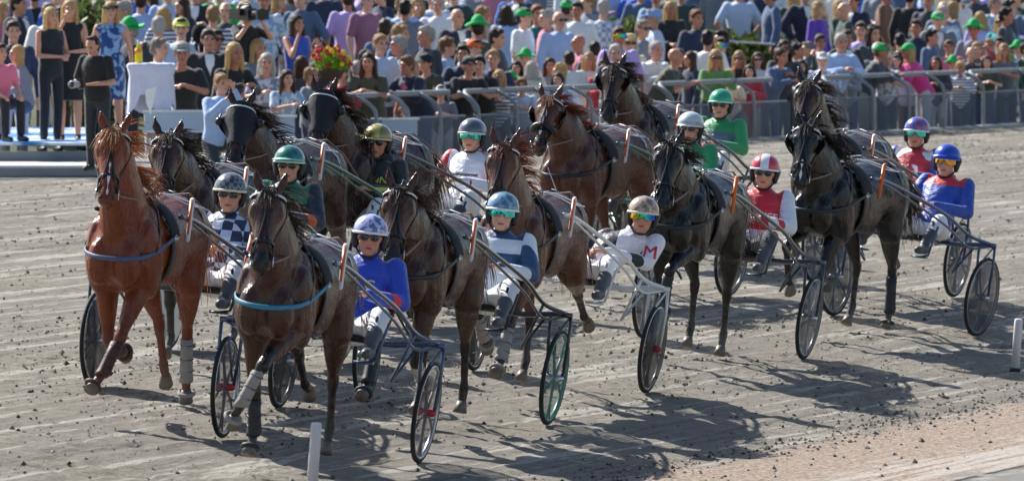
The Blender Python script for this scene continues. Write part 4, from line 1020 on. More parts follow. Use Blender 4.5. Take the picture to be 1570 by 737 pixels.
# ================================================================== TEAMS
GREYF = plain('grey_frame', '50565e', .3, .7, var=.2, scale=8, coat=.6); DARKF = plain('dark_frame', '2e343c', .3, .5, var=.2, scale=8, coat=.8)
GREENF = plain('green_frame', '2f5c4a', .3, .4, var=.15, coat=.8); BLUEF = plain('steel_blue_frame', '3a4e70', .3, .4, var=.15, coat=.8); WHITEF = plain('white_frame', 'd3d8dc', .3, .1, var=.1, coat=.6)
SILV = plain('silver_frame', '9aa2aa', .28, .8, var=.2, scale=8)
RED_SP = plain('red_spokes', 'a8202c', .35); BLUE_SP = plain('blue_spokes', '3a5a96', .35); GREEN_SP = plain('green_spokes', '2f7d66', .35); GREY_SP = plain('grey_spokes', '7a828c', .35); WH_SP = plain('white_spokes', 'd5dde0', .35)
def side_of(p):
    v = p.x*AX.x+p.y*AX.y; return v
def team_matrix(P, heading):
    """P = where the wheel on the horse's left touches; heading = angle of travel from the view axis"""
    n = Vector((0, 0, 1)); p = P; f = Vector((-math.sin(heading), -math.cos(heading), 0))
    rt = f.cross(Vector((0, 0, 1)))
    # tilt with the bank under both wheels
    q = p+rt*(WR-WL); zz = gz(q.x, q.y); rt3 = Vector((rt.x*(WR-WL), rt.y*(WR-WL), zz-p.z)).normalized(); n = rt3.cross(f).normalized(); 
    if n.z < 0: n = -n
    M3 = Matrix((rt3, f, n)).transposed(); M4 = M3.to_4x4(); M4.translation = p-(M3@Vector((WL, 0, 0))); return M4
AHEAD = 1.76
def solve_team(wx, wy, pollx, pollloc):
    P = at(wx, wy); lo, hi = R(4), R(40)
    for _ in range(30):
        m = (lo+hi)/2; M4 = team_matrix(P, m); x = proj(M4@Vector((pollloc[0], pollloc[1]+AHEAD, pollloc[2])))[0]
        if x > pollx: lo = m
        else: hi = m
    return team_matrix(P, (lo+hi)/2), (lo+hi)/2
LOG = []
def team(name, wheel, poll, hz, sz, dz, dry=None):
    neck = hz.pop('neck', (.98, 1.80)); M4, hd = solve_team(wheel[0], wheel[1], poll[0], (0, neck[0], neck[1]+.05))
    # raise or lower the head until the poll meets its height in the photo
    nz = neck[1]
    for _ in range(12):
        y = proj(M4@Vector((0, neck[0]+AHEAD, nz+.05)))[1]; nz += (y-poll[1])/FPX*60*.7
    nz = max(1.62, min(1.98, nz)); LOG.append((name, round(math.degrees(hd), 1), round(nz, 2), [round(q) for q in proj(M4@Vector((0, -.1, 1.5)))]))
    h, H = make_horse(None, neck=(neck[0], nz), **hz); h.matrix_world = M4@Matrix.Translation((0, AHEAD, dry or 0))
    s = make_sulky(**sz); s.matrix_world = M4
    d = make_driver(**dz); d.matrix_world = M4
STANCE, LIFT, EXT, PUSH = (-6, -10, 34), (70, -28, -50), (36, 28, 48), (-24, -34, 10)
H_FWD, H_PUSH, H_UP, H_MID = (44, -22, 10, 44), (-10, -54, -44, -40), (34, -58, -50, -80), (22, -36, -4, 28)
DUST = plain('dusty_boot', '8f8a86', .8, var=.3); BROWNB = plain('brown_boot', '4d2f26', .6, var=.3); DARKB = plain('dark_boot', '24272e', .6)
SMOKE = disc_mat('454c56', .4); DSMOKE = disc_mat('2a2e36', .55); WHD = disc_mat('e4ecee', .92); CLEARD = disc_mat('6a727c', .18)
orange_tag = plain('orange_tag', 'd9722e', .45, var=.1)

team('chestnut', (430, 626), (172, 196),
  dict(coatname='chestnut', legs=dict(fl=(30, 20, 44, .10), fr=(-10, -72, -80), hl=(10, -34, -14, -20), hr=(-2, -40, -30, -40)), mark=(9, .45, .85), blink=False, hyaw=15, pitch=66, breast=plain('blue_grey_collar', '4c5a78', .5),
       boots=dict(fl=BROWNB, fr=BROWNB, hl=DUST), label='bright chestnut trotter with a golden mane leading at the far left', seed=2, maneside=-1, mane_out=.6),
  dict(frame=DARKF, spoke=GREY_SP, disc=DSMOKE, label='dark framed sulky pulled by the bright chestnut horse at far left'),
  dict(pose='up', jac=jacket_mat('d1', 'cdd6ec', pat='check', c2='24344e', sleeve='26344c', band=(-.05, .0, 'd5dcec')), helm=helmet_mat('30343c', 'check', '767c86'), gog='dark', rim='e6e2c8', label='driver in navy and white checked silks and dark checked helmet behind the chestnut horse', skin=0))
team('front bay', (645, 710), (412, 288),
  dict(coatname='bay', legs=dict(fl=(62, 0, -25, .16), fr=(-8, -18, 24), hl=(4, -38, -12, 18), hr=(36, -54, -50, -70)), hyaw=13, pitch=70, blink=False, breast=plain('turquoise_collar', '2a7a9c', .45),
       label='dark bay trotter with a turquoise breast collar in the very front', boots=dict(fl=DUST, fr=DARKB), seed=3),
  dict(frame=BLUEF, spoke=plain('brown_spokes', '6a4a44', .4), disc=CLEARD, label='steel blue sulky nearest the camera, behind the front bay horse', tagm=WHITEP, hub=RED_SP),
  dict(pose='up', jac=jacket_mat('d2', '2446b8', sleeve='2446b8', band=(.02, .08, 'e03048')), helm=helmet_mat('b9bfe4', 'blotch', '5a5f9a'), gog='dark', rim='eef0f6', skin=1, collar='20306a',
       text=[('C', .12, (.075, .1, 1.13), (0, 1, .1), 'e8d85a', 0), ('C', .10, (-.07, .1, 1.17), (0, 1, .1), 'e8d85a', 0), ('I', .10, (-.27, .0, 1.17), (-.75, .5, .45), 'd02040', 0)], label='driver in royal blue silks with yellow letters and pale violet helmet, nearest the camera'))
team('behind chestnut', (522, 557), (258, 205),
  dict(coatname='brown', legs=dict(fl=LIFT, fr=STANCE, hl=H_FWD, hr=H_PUSH), mark=(16, .12, .22), blink=False, hyaw=18, pitch=64, label='brown trotter with a small white star, half hidden behind the chestnut', seed=4),
  dict(frame=GREENF, spoke=WH_SP, disc=WHD, label='sulky with solid white wheel discs, half hidden behind the chestnut horse'),
  dict(pose='up', jac=jacket_mat('d3', '1d2a3c', sleeve='1d2a3c', shoulder=(1.20, '1f7a5a'), band=(.02, .09, 'e2672c')), helm=helmet_mat('1f7d6b', 'blotch', '2b5d6e'), gog='dark', peak='8fd0b8', rim='bfe4d4', collar='e8e8ee', skin=0,
       label='driver in dark navy and green silks with a teal helmet, behind the front bay horse', trous='6e7a70'))
team('hooded left', (648, 500), (376, 158),
  dict(coatname='dark_bay', legs=dict(fl=STANCE, fr=LIFT, hl=H_PUSH, hr=H_FWD), hood=True, hyaw=12, yaw=6, pitch=64, label='black-hooded dark horse at left, its head turned left, reddish mane', seed=5),
  dict(frame=GREENF, spoke=GREEN_SP, disc=CLEARD, label='dark green shafted sulky in front of the pale board, driver in the gold helmet'),
  dict(pose='up', jac=jacket_mat('d4', '1e2622', pat='splash', c2='2b2f2c', chest=(1.10, 1.13, 'c8c24a')), helm=helmet_mat('8d8450', 'stripe', 'c9b96a', .8), gog='dark', rim='d8cf9c', collar='d8dce4', skin=1,
       text=[('TVH  NN', .075, (0, .1, 1.19), (0, 1, .1), 'c9d04c', 0)], label='driver in black silks with yellow lettering and gold helmet'))
team('hooded middle', (787, 482), (497, 138),
  dict(coatname='dark_bay', legs=dict(fl=LIFT, fr=EXT, hl=H_FWD, hr=H_PUSH), hood=True, pitch=70, hyaw=14, label='dark horse in a black hood facing the camera below the flower basket', seed=6),
  dict(frame=DARKF, spoke=GREY_SP, disc=CLEARD, label='dark sulky drawn by the hooded horse under the flower basket'),
  dict(pose='up', jac=jacket_mat('d5', 'e9e9f2', sleeve='d02a3c', band=(.0, .2, 'e9e9f2')), helm=helmet_mat('8a909a', 'front', '5d636e', .6), gog='teal', rim='d4d8dc', collar='c02434', skin=0,
       text=[('Travelkompaniet', .04, (0, .1, 1.17), (0, 1, .1), '20242e', 0)], label='driver in white silks with red sleeves, grey helmet and teal goggles'))
team('middle bay', (842, 652), (617, 285),
  dict(coatname='bay', legs=dict(fl=(10, -62, -70), fr=(40, 26, 48), hl=(10, -40, -20, 10), hr=(36, -24, 0, 30)), pitch=70, blink=False, hyaw=13, breast=BLACKL, boots=dict(fl=plain('cream_boot', 'c9bda6', .7), fr=DARKB),
       label='dark bay trotter between the royal blue driver and the blue-white driver', seed=7),
  dict(frame=DARKF, spoke=GREEN_SP, disc=CLEARD, label='dark sulky with green wheel spokes carrying the driver in navy-banded white silks', rim=plain('green_rim', '4d8f80', .3, .4)),
  dict(pose='up', jac=jacket_mat('d6', 'dfe6f0', sleeve='dfe6f0', shoulder=(1.30, '2a4d76'), chest=(1.12, 1.20, '2a4d76'), band=(-.12, .02, '2a4d76')), helm=helmet_mat('7da2ba', 'blotch', '4a6f8f'), gog='teal', rim='e8eef2', skin=2,
       label='driver in white silks with navy bands and pale blue helmet'))
team('flying mane bay', (993, 603), (772, 218),
  dict(coatname='light_bay', legs=dict(fl=(34, 22, 44), fr=(46, -46, -60), hl=(-14, -66, -56, -70), hr=(30, -30, 0, 25)), pitch=72, hyaw=12, blink=False, breast=BLACKL,
       label='bay trotter with reddish mane flying, left of the tall brown horse', seed=8, mane_out=1.6, boots=dict(fl=DUST, fr=DUST)),
  dict(frame=WHITEF, spoke=plain('dark_spokes', '2b2d33', .4), disc=DSMOKE, label='white framed sulky with dark wheels and red hubs in the middle of the field', hub=RED_SP, bright=WHITEF),
  dict(pose='side', jac=jacket_mat('d7', 'e4e2ec', chest=(1.05, 1.22, '24262e'), sleeve='e6e4ee', band=(.04, .12, '24262e')), helm=helmet_mat('bfa890', 'blotch', '8a6a58', .4), gog='rainbow', rim='e8ddcc', skin=1, whip=1,
       text=[('M', .15, 'arm', (-.15, 1, .25), 'c81e30', 0)], label='driver leaning back in black and white silks with a red letter M on the sleeve'))
team('tall brown', (1118, 455), (848, 148),
  dict(coatname='light_bay', legs=dict(fl=STANCE, fr=LIFT, hl=H_PUSH, hr=H_FWD), mark=(12, .1, .7), pitch=60, hyaw=8, yaw=4, roll=BLACKL, label='tall brown trotter with a thin white blaze, behind the horse with the flying mane', seed=9),
  dict(frame=GREENF, spoke=GREY_SP, disc=SMOKE, label='sulky mostly hidden behind the black horse in the centre right'),
  dict(pose='up', jac=jacket_mat('d8', 'dfe6e4', sleeve='2a9a62', shoulder=(1.22, '2a9a62')), helm=helmet_mat('a9afb2', 'top', 'd6dadd', .4), gog='dark', rim='eceef0', skin=0,
       label='driver with a grey-white helmet and green-white silks, half hidden by the black horse'))
team('dark bay back', (1164, 398), (942, 98),
  dict(coatname='dark_bay', legs=dict(fl=LIFT, fr=STANCE, hl=H_FWD, hr=H_PUSH), pitch=72, hyaw=12, roll=None, mark=(9, .2, .3), label='dark bay trotter at the back with large blinkers, highest head in the field', seed=10, mane_out=1.2),
  dict(frame=DARKF, spoke=GREY_SP, disc=SMOKE, label='sulky at the back of the field under the green-helmeted driver'),
  dict(pose='up', jac=jacket_mat('d9', '5a6c80', sleeve='2f9a5c', shoulder=(1.22, '249056')), helm=helmet_mat('16906a', 'front', '1fa67c', .3), gog='dark', rim='b4f0cc', skin=0,
       label='driver in green silks and bright green helmet at the back of the field'))
team('black', (1234, 551), (1028, 216),
  dict(coatname='black', legs=dict(fl=(68, -20, -40, .06), fr=(-10, -22, 10), hl=(6, -30, -6, 14), hr=(34, -30, 0, 20)), pitch=70, hyaw=16, blink=False, breast=plain('black_collar', '1a1c22', .5),
       label='black trotter in the centre right with one knee raised', seed=11, boots=dict(fl=DARKB)),
  dict(frame=GREYF, spoke=WH_SP, disc=SMOKE, label='grey sulky with smoky wheel discs carrying the driver in a red vest', rim=SILV, tagm=orange_tag),
  dict(pose='up', jac=jacket_mat('d10', 'dfe3ee', chest=(1.02, 1.5, 'c42034'), sleeve='dfe3ee', band=(.06, .12, 'c42034')), helm=helmet_mat('c62a3c', 'stripe', 'eceef2', .2), gog='dark', rim='eceef2', skin=0, trous='3a3c42', collar='e8e8ee',
       text=[('DORMANCE', .062, (0, .0, 1.14), (0, 1, .1), 'f2f2f4', 0)], label='driver in a red vest with white sleeves and red-white helmet'))
team('right front black', (1499, 516), (1240, 190),
  dict(coatname='black', legs=dict(fl=(28, -8, 26), fr=(70, -16, -35), hl=(8, -36, -8, 14), hr=(36, -24, 4, 26)), mark=(10, .55, .88), pitch=68, hyaw=20, yaw=2, label='black trotter with a white snip leading the right-hand pair', seed=12, mane_out=1.4, boots=dict(hl=DARKB)),
  dict(frame=BLUEF, spoke=GREY_SP, disc=SMOKE, label='dark blue sulky at the right edge with the blue-helmeted driver', rim=SILV, tagm=orange_tag),
  dict(pose='back', jac=jacket_mat('d11', '1f48a8', sleeve='1f48a8', shoulder=(1.27, 'd02a3c')), helm=helmet_mat('2048b8', None, None, .2), gog='amber', rim='3a6ad8', skin=0, collar='d83040', peak='2048b8',
       label='driver in blue silks with red collar and plain blue helmet'))
team('right back dark', (1464, 456), (1238, 124),
  dict(coatname='dark_bay', legs=dict(fl=STANCE, fr=LIFT, hl=H_PUSH, hr=H_FWD), pitch=66, hyaw=14, label='dark brown trotter behind and above the right-hand black horse', seed=13, blink=False),
  dict(frame=DARKF, spoke=GREY_SP, disc=SMOKE, label='dark sulky just behind the blue-helmeted driver at right'),
  dict(pose='up', jac=jacket_mat('d12', 'c43040', pat='splash', c2='e4e8f0', sleeve='2a58b0'), helm=helmet_mat('2c62b4', 'blotch', 'b84a58', .4), gog='teal', rim='e0e4ea', skin=1,
       label='driver in red silks with red-blue helmet and teal goggles at right'))
print('TEAMS', LOG)

# small clods kicked up behind hooves and wheels
rk = random.Random(9); fvv = []; fff = []
for (px, py, n_) in ((300, 540, 60), (150, 590, 40), (410, 690, 60), (490, 640, 50), (640, 600, 50), (740, 590, 50), (905, 520, 60), (1125, 520, 50), (1300, 500, 40), (1385, 490, 60), (335, 660, 30), (1000, 600, 30)):
    q = at(px, py)
    for k in range(n_):
        s_ = rk.choice((.006, .009, .014))*rk.uniform(.7, 1.3); hgt = abs(rk.gauss(0, .16)); p = V(q.x+rk.gauss(0, .3), q.y+rk.gauss(.2, .5), 0); p[2] = gz(p[0], p[1])+hgt
        b0 = len(fvv)
        for d in ((1, 0, 0), (-1, 0, 0), (0, 1, 0), (0, -1, 0), (0, 0, 1), (0, 0, -1)): fvv.append(p+V(*d)*s_*V(rk.uniform(.6, 1.4), rk.uniform(.6, 1.4), rk.uniform(.6, 1.4)))
        fff += [tuple(b0+i for i in f) for f in ((0, 2, 4), (2, 1, 4), (1, 3, 4), (3, 0, 4), (2, 0, 5), (1, 2, 5), (3, 1, 5), (0, 3, 5))]
me = bpy.data.meshes.new('kicked_up_dirt'); me.from_pydata(fvv, [], fff); me.update()
tag(obj('kicked_up_dirt', me, CLOD), 'small clods of dirt thrown up around the hooves and wheels', 'flying dirt', kind='stuff')
# ================================================================== CROWD
PM = {}
FV = lambda s: V(0, 1, 0)
def pose_joints(pose, sex):
    w = .92 if sex == 'w' else 1.0; n = V(0, 0, 1.47); pel = V(0, 0, .97); hip = [V(s*.09, 0, .93) for s in (-1, 1)]; kn = [V(s*.10, .015, .50) for s in (-1, 1)]; an = [V(s*.10, -.01, .09) for s in (-1, 1)]
    dv = V(0, .02, .155)
    if pose == 'L': n = V(0, .24, 1.38); pel = V(0, -.05, .95)
    if pose in 'SK': # seated / crouching
        pel = V(0, 0, .50); n = V(0, .10, 1.0); hip = [V(s*.09, .02, .48) for s in (-1, 1)]; kn = [V(s*.12, .42, .50) for s in (-1, 1)]; an = [V(s*.12, .42, .09) for s in (-1, 1)]
    if pose == 'K': kn = [V(-.14, .38, .52), V(.14, .25, .12)]; an = [V(-.14, .30, .09), V(.14, -.18, .10)]; hip = [V(s*.09, -.02, .46) for s in (-1, 1)]
    if pose == 'd': n = V(0, .05, 1.46); dv = V(0, .075, .12)
    sh = [n+V(s*.178*w, -.01 if pose != 'L' else -.03, -.055) for s in (-1, 1)]
    A = {'s': ((.27, .0, 1.14), (.27, .08, .90)), 'c': ((.27, .06, 1.14), (-.05, .22, 1.20)), 'L': ((.25, .34, 1.14), (.05, .52, 1.20)), 'p': ((.27, .22, 1.30), (.07, .27, 1.56)),
         'h': ((.34, -.04, 1.16), (.21, .08, .99)), 'w': ((.24, .05, 1.13), (.05, .28, 1.12)), 'd': ((.27, .08, 1.12), (.10, .30, 1.10)), 'S': ((.24, .12, .72), (.14, .38, .60)), 'K': ((.24, .22, .78), (.08, .34, .98)),
         'a': ((.27, .0, 1.14), (.27, .08, .90)), 'f': ((.24, .05, 1.13), (.05, .28, 1.12))}[pose]
    el = [V(s*A[0][0]*w, A[0][1], A[0][2]) for s in (-1, 1)]; wr = [V(s*A[1][0], A[1][1]+(.03*s if pose == 'c' else 0), A[1][2]+(.03*s if pose == 'c' else 0)) for s in (-1, 1)]
    if pose == 'a': el[1] = V(.30, .20, 1.62); wr[1] = V(.22, .28, 1.86)          # one arm up with a phone
    if pose == 'f': el[1] = V(.22, .22, 1.20); wr[1] = V(.06, .15, 1.50)           # hand to the face
    if pose == 'K': el[0] = V(-.25, .2, .85); wr[0] = V(-.10, .22, 1.10)
    return dict(n=n, pel=pel, hip=hip, kn=kn, an=an, sh=sh, el=el, wr=wr, hc=n+dv, w=w)
def pmesh(pose, sex, what):
    k = (pose, sex, what)
    if k in PM: return PM[k]
    J = pose_joints(pose, sex); g = G(); w = J['w']; n, pel, hip, kn, an, sh, el, wr, hc = [J[q] for q in ('n', 'pel', 'hip', 'kn', 'an', 'sh', 'el', 'wr', 'hc')]
    if what == 'body':
        ex = G(); torso(g, pel, n, w=.9*w); g.cone(n-V(0, .0, .04), .052*w, hc-V(0, .02, .05), .05*w); head_shape(g, ex, hc, 1.0 if sex != 'w' else .95, (0, 1, -.5) if pose == 'd' else (0, 1, 0))
        for i, s in enumerate((-1, 1)):
            g.cone(sh[i], .052*w, el[i], .038*w); g.cone(el[i], .037*w, wr[i], .024*w)
            d = nrm(wr[i]-el[i]); hand(g, wr[i], d, s, .9, .98, V(0, 0, 1) if abs(d[2]) < .85 else V(0, 1, 0))
            g.cone(hip[i], .085*w, kn[i], .055); g.cone(kn[i], .053, kn[i]*.6+an[i]*.4, .053); g.cone(kn[i]*.6+an[i]*.4, .052, an[i], .034); g.cone(an[i]+V(0, -.02, -.045), .035, an[i]+V(0, .14, -.055), .03)
        me = blob(g, 'person_body', .0125, 2, ex)
    elif what in ('long', 'short', 'bare', 'jacket'):
        off = .030 if what == 'jacket' else .020
        torso(g, pel+V(0, 0, -.06 if pose not in 'SK' else -.02), n, off, w=w); 
        if sex == 'w': 
            c = pel*.38+n*.62; g.ell(c+V(-.07, .085, 0), (.07, .06, .07)); g.ell(c+V(.07, .085, 0), (.07, .06, .07))
        for i, s in enumerate((-1, 1)):
            if what == 'bare': g.cone(sh[i]+V(-s*.02, 0, .0), .055*w, sh[i]-V(0, 0, .03), .055*w); continue
            t = 1 if what != 'short' else .75
            g.cone(sh[i], (.068+off-.02)*w, sh[i]*(1-t)+el[i]*t, .060*w+off-.02)
            if what != 'short': g.cone(el[i], .056*w+off-.02, el[i]*.12+wr[i]*.88, .042+off-.02)
        if what in ('long', 'jacket') and sex != 'w': g.torus(n+V(0, .0, .0), .062, .016, (0, -.2, 1), 16, 6)
        me = blob(g, 'top', .016, 3)
    elif what == 'front':      # shirt front seen between the lapels of a jacket
        d = n-pel; f = nrm(np.cross(nrm(d), V(1, 0, 0)))
        pts = []
        for t, hw, dep in ((.45, .012, .145), (.6, .028, .150), (.75, .045, .149), (.9, .055, .128), (1.0, .05, .09)): pts.append((pel+d*t+f*dep, hw))
        vs = []
        for p, hw in pts: vs += [p+V(-hw, -.01, 0), p+V(0, .006, 0), p+V(hw, -.01, 0)]
        g.add(vs, [(i*3+j, i*3+j+1, (i+1)*3+j+1, (i+1)*3+j) for i in range(4) for j in range(2)]); me = g.mesh('shirt_front')
    elif what == 'legs':
        g.ell(pel+V(0, 0, -.04), (.165*w, .125, .12))
        for i in (0, 1): g.cone(hip[i], .098*w, kn[i], .070); g.cone(kn[i], .069, an[i]+V(0, 0, .02), .058)
        me = blob(g, 'trousers', .02, 3)
    elif what == 'skirt':
        rg = [(pel*(1-t)+n*t, V(a, 0, 0), V(0, b, 0)) for t, a, b in ((1.02, .06, .05), (.88, .15, .09), (.62, .155, .135), (.35, .135, .12), (.05, .175, .145))]
        rg += [(V(0, 0, .75), V(.19, 0, 0), V(0, .15, 0)), (V(0, 0, .52), V(.185, 0, 0), V(0, .15, 0))]
        for i, s in enumerate((-1, 1)): g.cone(sh[i]+V(-s*.03, 0, .01), .05, sh[i]-V(0, 0, .02), .052)
        g.loft(rg, 20); me = blob(g, 'dress', .016, 3)
    elif what == 'shoes':
        for i in (0, 1): g.cone(an[i]+V(0, -.03, -.05), .042, an[i]+V(0, .15, -.06), .036); g.cone(an[i]+V(0, 0, .0), .04, an[i]+V(0, 0, -.03), .042)
        me = blob(g, 'shoes', .016, 1)
    PM[k] = me; return me
HM = {}
def hair_mesh(kind):
    if kind in HM: return HM[kind]
    g = G(); r = random.Random(len(HM)+3)
    if kind in ('short', 'thin', 'boy'):
        k = {'short': 1, 'thin': .93, 'boy': 1.07}[kind]
        g.ell((0, -.022, .042), (.086*k, .098*k, .092*k)); g.ell((0, -.05, -.01), (.078, .07, .07)); g.ell((0, .045, .095), (.06*k, .045, .03*k))
        for s in (-1, 1): g.ell((s*.072, .0, .035), (.016, .04, .04))
        for i in range(30):
            a = r.uniform(0, 6.28); e = r.uniform(.2, 1.5); g.ell((math.cos(a)*math.cos(e)*.078*k, -.02+math.sin(a)*math.cos(e)*.09*k, .045+math.sin(e)*.088*k), (.014, .014, .013), n=6)
    else:
        g.ell((0, -.025, .04), (.088, .10, .094)); L = {'long': .30, 'bob': .13, 'vlong': .40, 'bun': .02, 'curly': .16}[kind]
        g.ell((0, -.06, -.02), (.082, .06, .09))
        for i in range(26):
            a = math.pi*(-.12+1.24*i/25); x = math.cos(a)*.085; y = -.03-math.sin(a)*.062; l = L*r.uniform(.8, 1.1); b_ = .012 if kind != 'curly' else .024
            if kind != 'bun': g.cone((x, y+.01, .03), .017+b_*.3, (x*1.15+r.gauss(0, .006), y+(.02 if abs(x) > .06 else 0), -.05-l*.4), .019, n=6); g.cone((x*1.15, y, -.05-l*.4), .019, (x*1.2+r.gauss(0, .014), y-.005+(.03 if abs(x) > .06 else 0), -.05-l), .009, n=6)
        if kind == 'bun': g.ell((0, -.10, .085), (.04, .04, .04))
        if kind == 'curly':
            for i in range(60):
                a = r.uniform(0, 6.28); e = r.uniform(-.4, 1.5)
                if math.sin(a) > .55 and e < .7: continue
                g.ell((math.cos(a)*math.cos(e)*.098, -.02+math.sin(a)*math.cos(e)*.10, .03+math.sin(e)*.10), (.022, .022, .022), n=6)
    me = blob(g, 'hair', .0115, 1); HM[kind] = me; return me
def hat_parts(kind):
    if ('hat', kind) in HM: return HM[('hat', kind)]
    g = G(); q = None
    if kind in ('cap', 'capb'):
        dome(g, (0, -.015, .035), .094, .108, .10, -.12, 20, 6); 
        q = G(); q.loft([((0, .085, .045), (.06, 0, 0), (0, 0, .004)), ((0, .13, .042), (.058, 0, 0), (0, 0, .004)), ((0, .175, .03), (.035, 0, 0), (0, 0, .004))], 12)
    elif kind == 'derby':     # pointed felt party hat with a turned brim
        g.loft([((0, -.01, z), (a, 0, 0), (0, a*1.12, 0)) for z, a in ((.045, .094), (.09, .09), (.13, .075), (.165, .045), (.18, .015))], 20)
        q = G(); vs = []
        n = 24
        for k in range(n):
            a = 6.283*k/n; up = .025*math.cos(2*a)
            for r_, z in ((.088, .055), (.135, .052+up*.5), (.16, .060+up+.012), (.158, .050+up)): vs.append(V(math.sin(a)*r_, -.01+math.cos(a)*r_*1.08, z))
        q.add(vs, [(k*4+j, ((k+1) % n)*4+j, ((k+1) % n)*4+(j+1) % 4, k*4+(j+1) % 4) for k in range(n) for j in range(4)])
    elif kind in ('straw', 'bucket'):
        br, dr = (.17, .0) if kind == 'straw' else (.135, .03)
        g.loft([((0, -.01, z), (a, 0, 0), (0, a*1.12, 0)) for z, a in ((.04, .094), (.11, .09), (.135, .075), (.142, .03))], 20)
        q = G(); q.loft([((0, -.01, z), (a, 0, 0), (0, a*1.08, 0)) for z, a in ((.055, .09), (.053-dr, br), (.048-dr, br), (.048, .09))], 24)
    elif kind == 'visor':
        g.torus((0, -.012, .05), .09, .014, (0, 0, 1), 24, 6, flat=1.5); g.v[-1][:, 1] *= 1.12; q = G(); q.loft([((0, .085, .05), (.06, 0, 0), (0, 0, .004)), ((0, .15, .04), (.045, 0, 0), (0, 0, .004))], 12)
    r = (g.mesh('hat'), q.mesh('brim') if q else None); HM[('hat', kind)] = r; return r
SHIRT = dict(navy=('1f2c48', 'long'), black=('17181c', 'short'), blackl=('191a20', 'long'), white=('dfe2ec', 'short'), whitel=('e4e6ef', 'long'), lblue=('9db6dc', 'long'), pblue=('b4c4e4', 'short'), blue=('2f62c4', 'short'), bblue=('1a74d8', 'short'),
  grey=('6b7280', 'short'), greyl=('7c8390', 'long'), dgrey=('3a4049', 'long'), olive=('454a3a', 'short'), teal=('12606a', 'short'), pink=('e0708a', 'short'), hotpink=('cf3a86', 'long'), salmon=('c97a8c', 'long'), dusky=('8a5a70', 'short'), lav=('b4a4e4', 'short'),
  purple=('5a3aa8', 'long'), green=('5d8a50', 'long'), bgreen=('22b45a', 'short'), brown=('7a5540', 'jacket'), dgreen=('26403c', 'long'), red=('a83244', 'long'), cream=('d8cdb8', 'short'), turq=('1fa0a8', 'short'), slate=('4a5f80', 'long'),
  suit=('16203a', 'jacket'), dsuit=('181a20', 'jacket'), gsuit=('68707c', 'jacket'), vest=('22262c', 'bare'), royal=('2b50b4', 'bare'), gtank=('6a6f74', 'bare'), patt=('8fb0d0', 'short', 'floral', 'dfe8f2'), plaid=('8090b0', 'long', 'check', 'd8dce6'), floral=('23407a', 'long', 'floral', '8fb4dc'), ltpat=('c9cfdc', 'short', 'floral', '8d94a8'), stripe=('dfe2ea', 'long', 'stripe', '36507c'))
SNAME = dict(navy='navy top', black='black T-shirt', blackl='black jacket', white='white T-shirt', whitel='white shirt', lblue='light blue shirt', pblue='pale blue T-shirt', blue='blue T-shirt', bblue='bright blue T-shirt', grey='grey T-shirt', greyl='grey sweater', dgrey='dark grey jacket', olive='olive shirt',
  teal='dark teal polo shirt', pink='pink top', hotpink='hot pink top', salmon='salmon pink shirt', dusky='dusky pink shirt', lav='lavender shirt', purple='purple top', green='green cardigan', bgreen='bright green top', brown='brown jacket', dgreen='dark green jacket', red='dark red top', cream='cream top', turq='turquoise top', slate='slate blue jacket',
  suit='navy blazer', dsuit='dark suit', gsuit='grey jacket', vest='black vest', royal='strapless blue dress', gtank='grey sleeveless top', patt='patterned blue shirt', plaid='checked shirt', floral='blue floral dress', ltpat='pale patterned blouse', stripe='striped shirt')
HAIR = dict(bk=('1a1614', 'short', 'black hair'), br=('3b2a20', 'short', 'short brown hair'), fb=('a3835a', 'short', 'short fair hair'), gy=('b4b2ae', 'short', 'grey hair'), wt=('d8d6d0', 'short', 'white hair'), bald=(None, None, 'bald head'), lb=('4a3020', 'long', 'long brown hair'), bl=('cdae74', 'long', 'long blonde hair'), vb=('d8bc84', 'vlong', 'very long blonde hair'),
  bob=('b89a6a', 'bob', 'blonde bob'), gbob=('c4c2bc', 'bob', 'grey bob'), dbob=('33261f', 'bob', 'dark bob'), cur=('2e2019', 'curly', 'dark curly hair'), bcur=('c0a06a', 'curly', 'curly blonde hair'), bun=('5a3f2a', 'bun', 'brown bun'), boy=('7a5a3a', 'boy', 'tousled brown hair'), bboy=('c8a468', 'boy', 'tousled fair hair'), rd=('7a4630', 'short', 'reddish hair'), th=('8f8a84', 'thin', 'thin grey hair'))
HATC = dict(G=('1faf5c', 'derby', 'green party hat'), B=('1faf5c', 'bucket', 'green bucket hat'), C=('1faf5c', 'cap', 'green cap'), Y=('c4cc62', 'cap', 'yellow-green cap'), O=('e86a2c', 'cap', 'orange cap'), D=('1c2430', 'cap', 'dark cap'), W=('e0e2e6', 'cap', 'white cap'), g=('8c9090', 'cap', 'grey cap'), S=('d8c090', 'straw', 'straw hat'), U=('8fa6d8', 'cap', 'light blue cap'), V=('15171c', 'visor', 'black visor'), b=('6a4c34', 'cap', 'brown cap'))
TROUS = ['2a3040', '1d1f26', '3c4c6c', '8a8478', 'b8b8c0', '44485a', '5a4c40']
ADULT = dict(m='man', w='woman', c='child')
PLACED = []
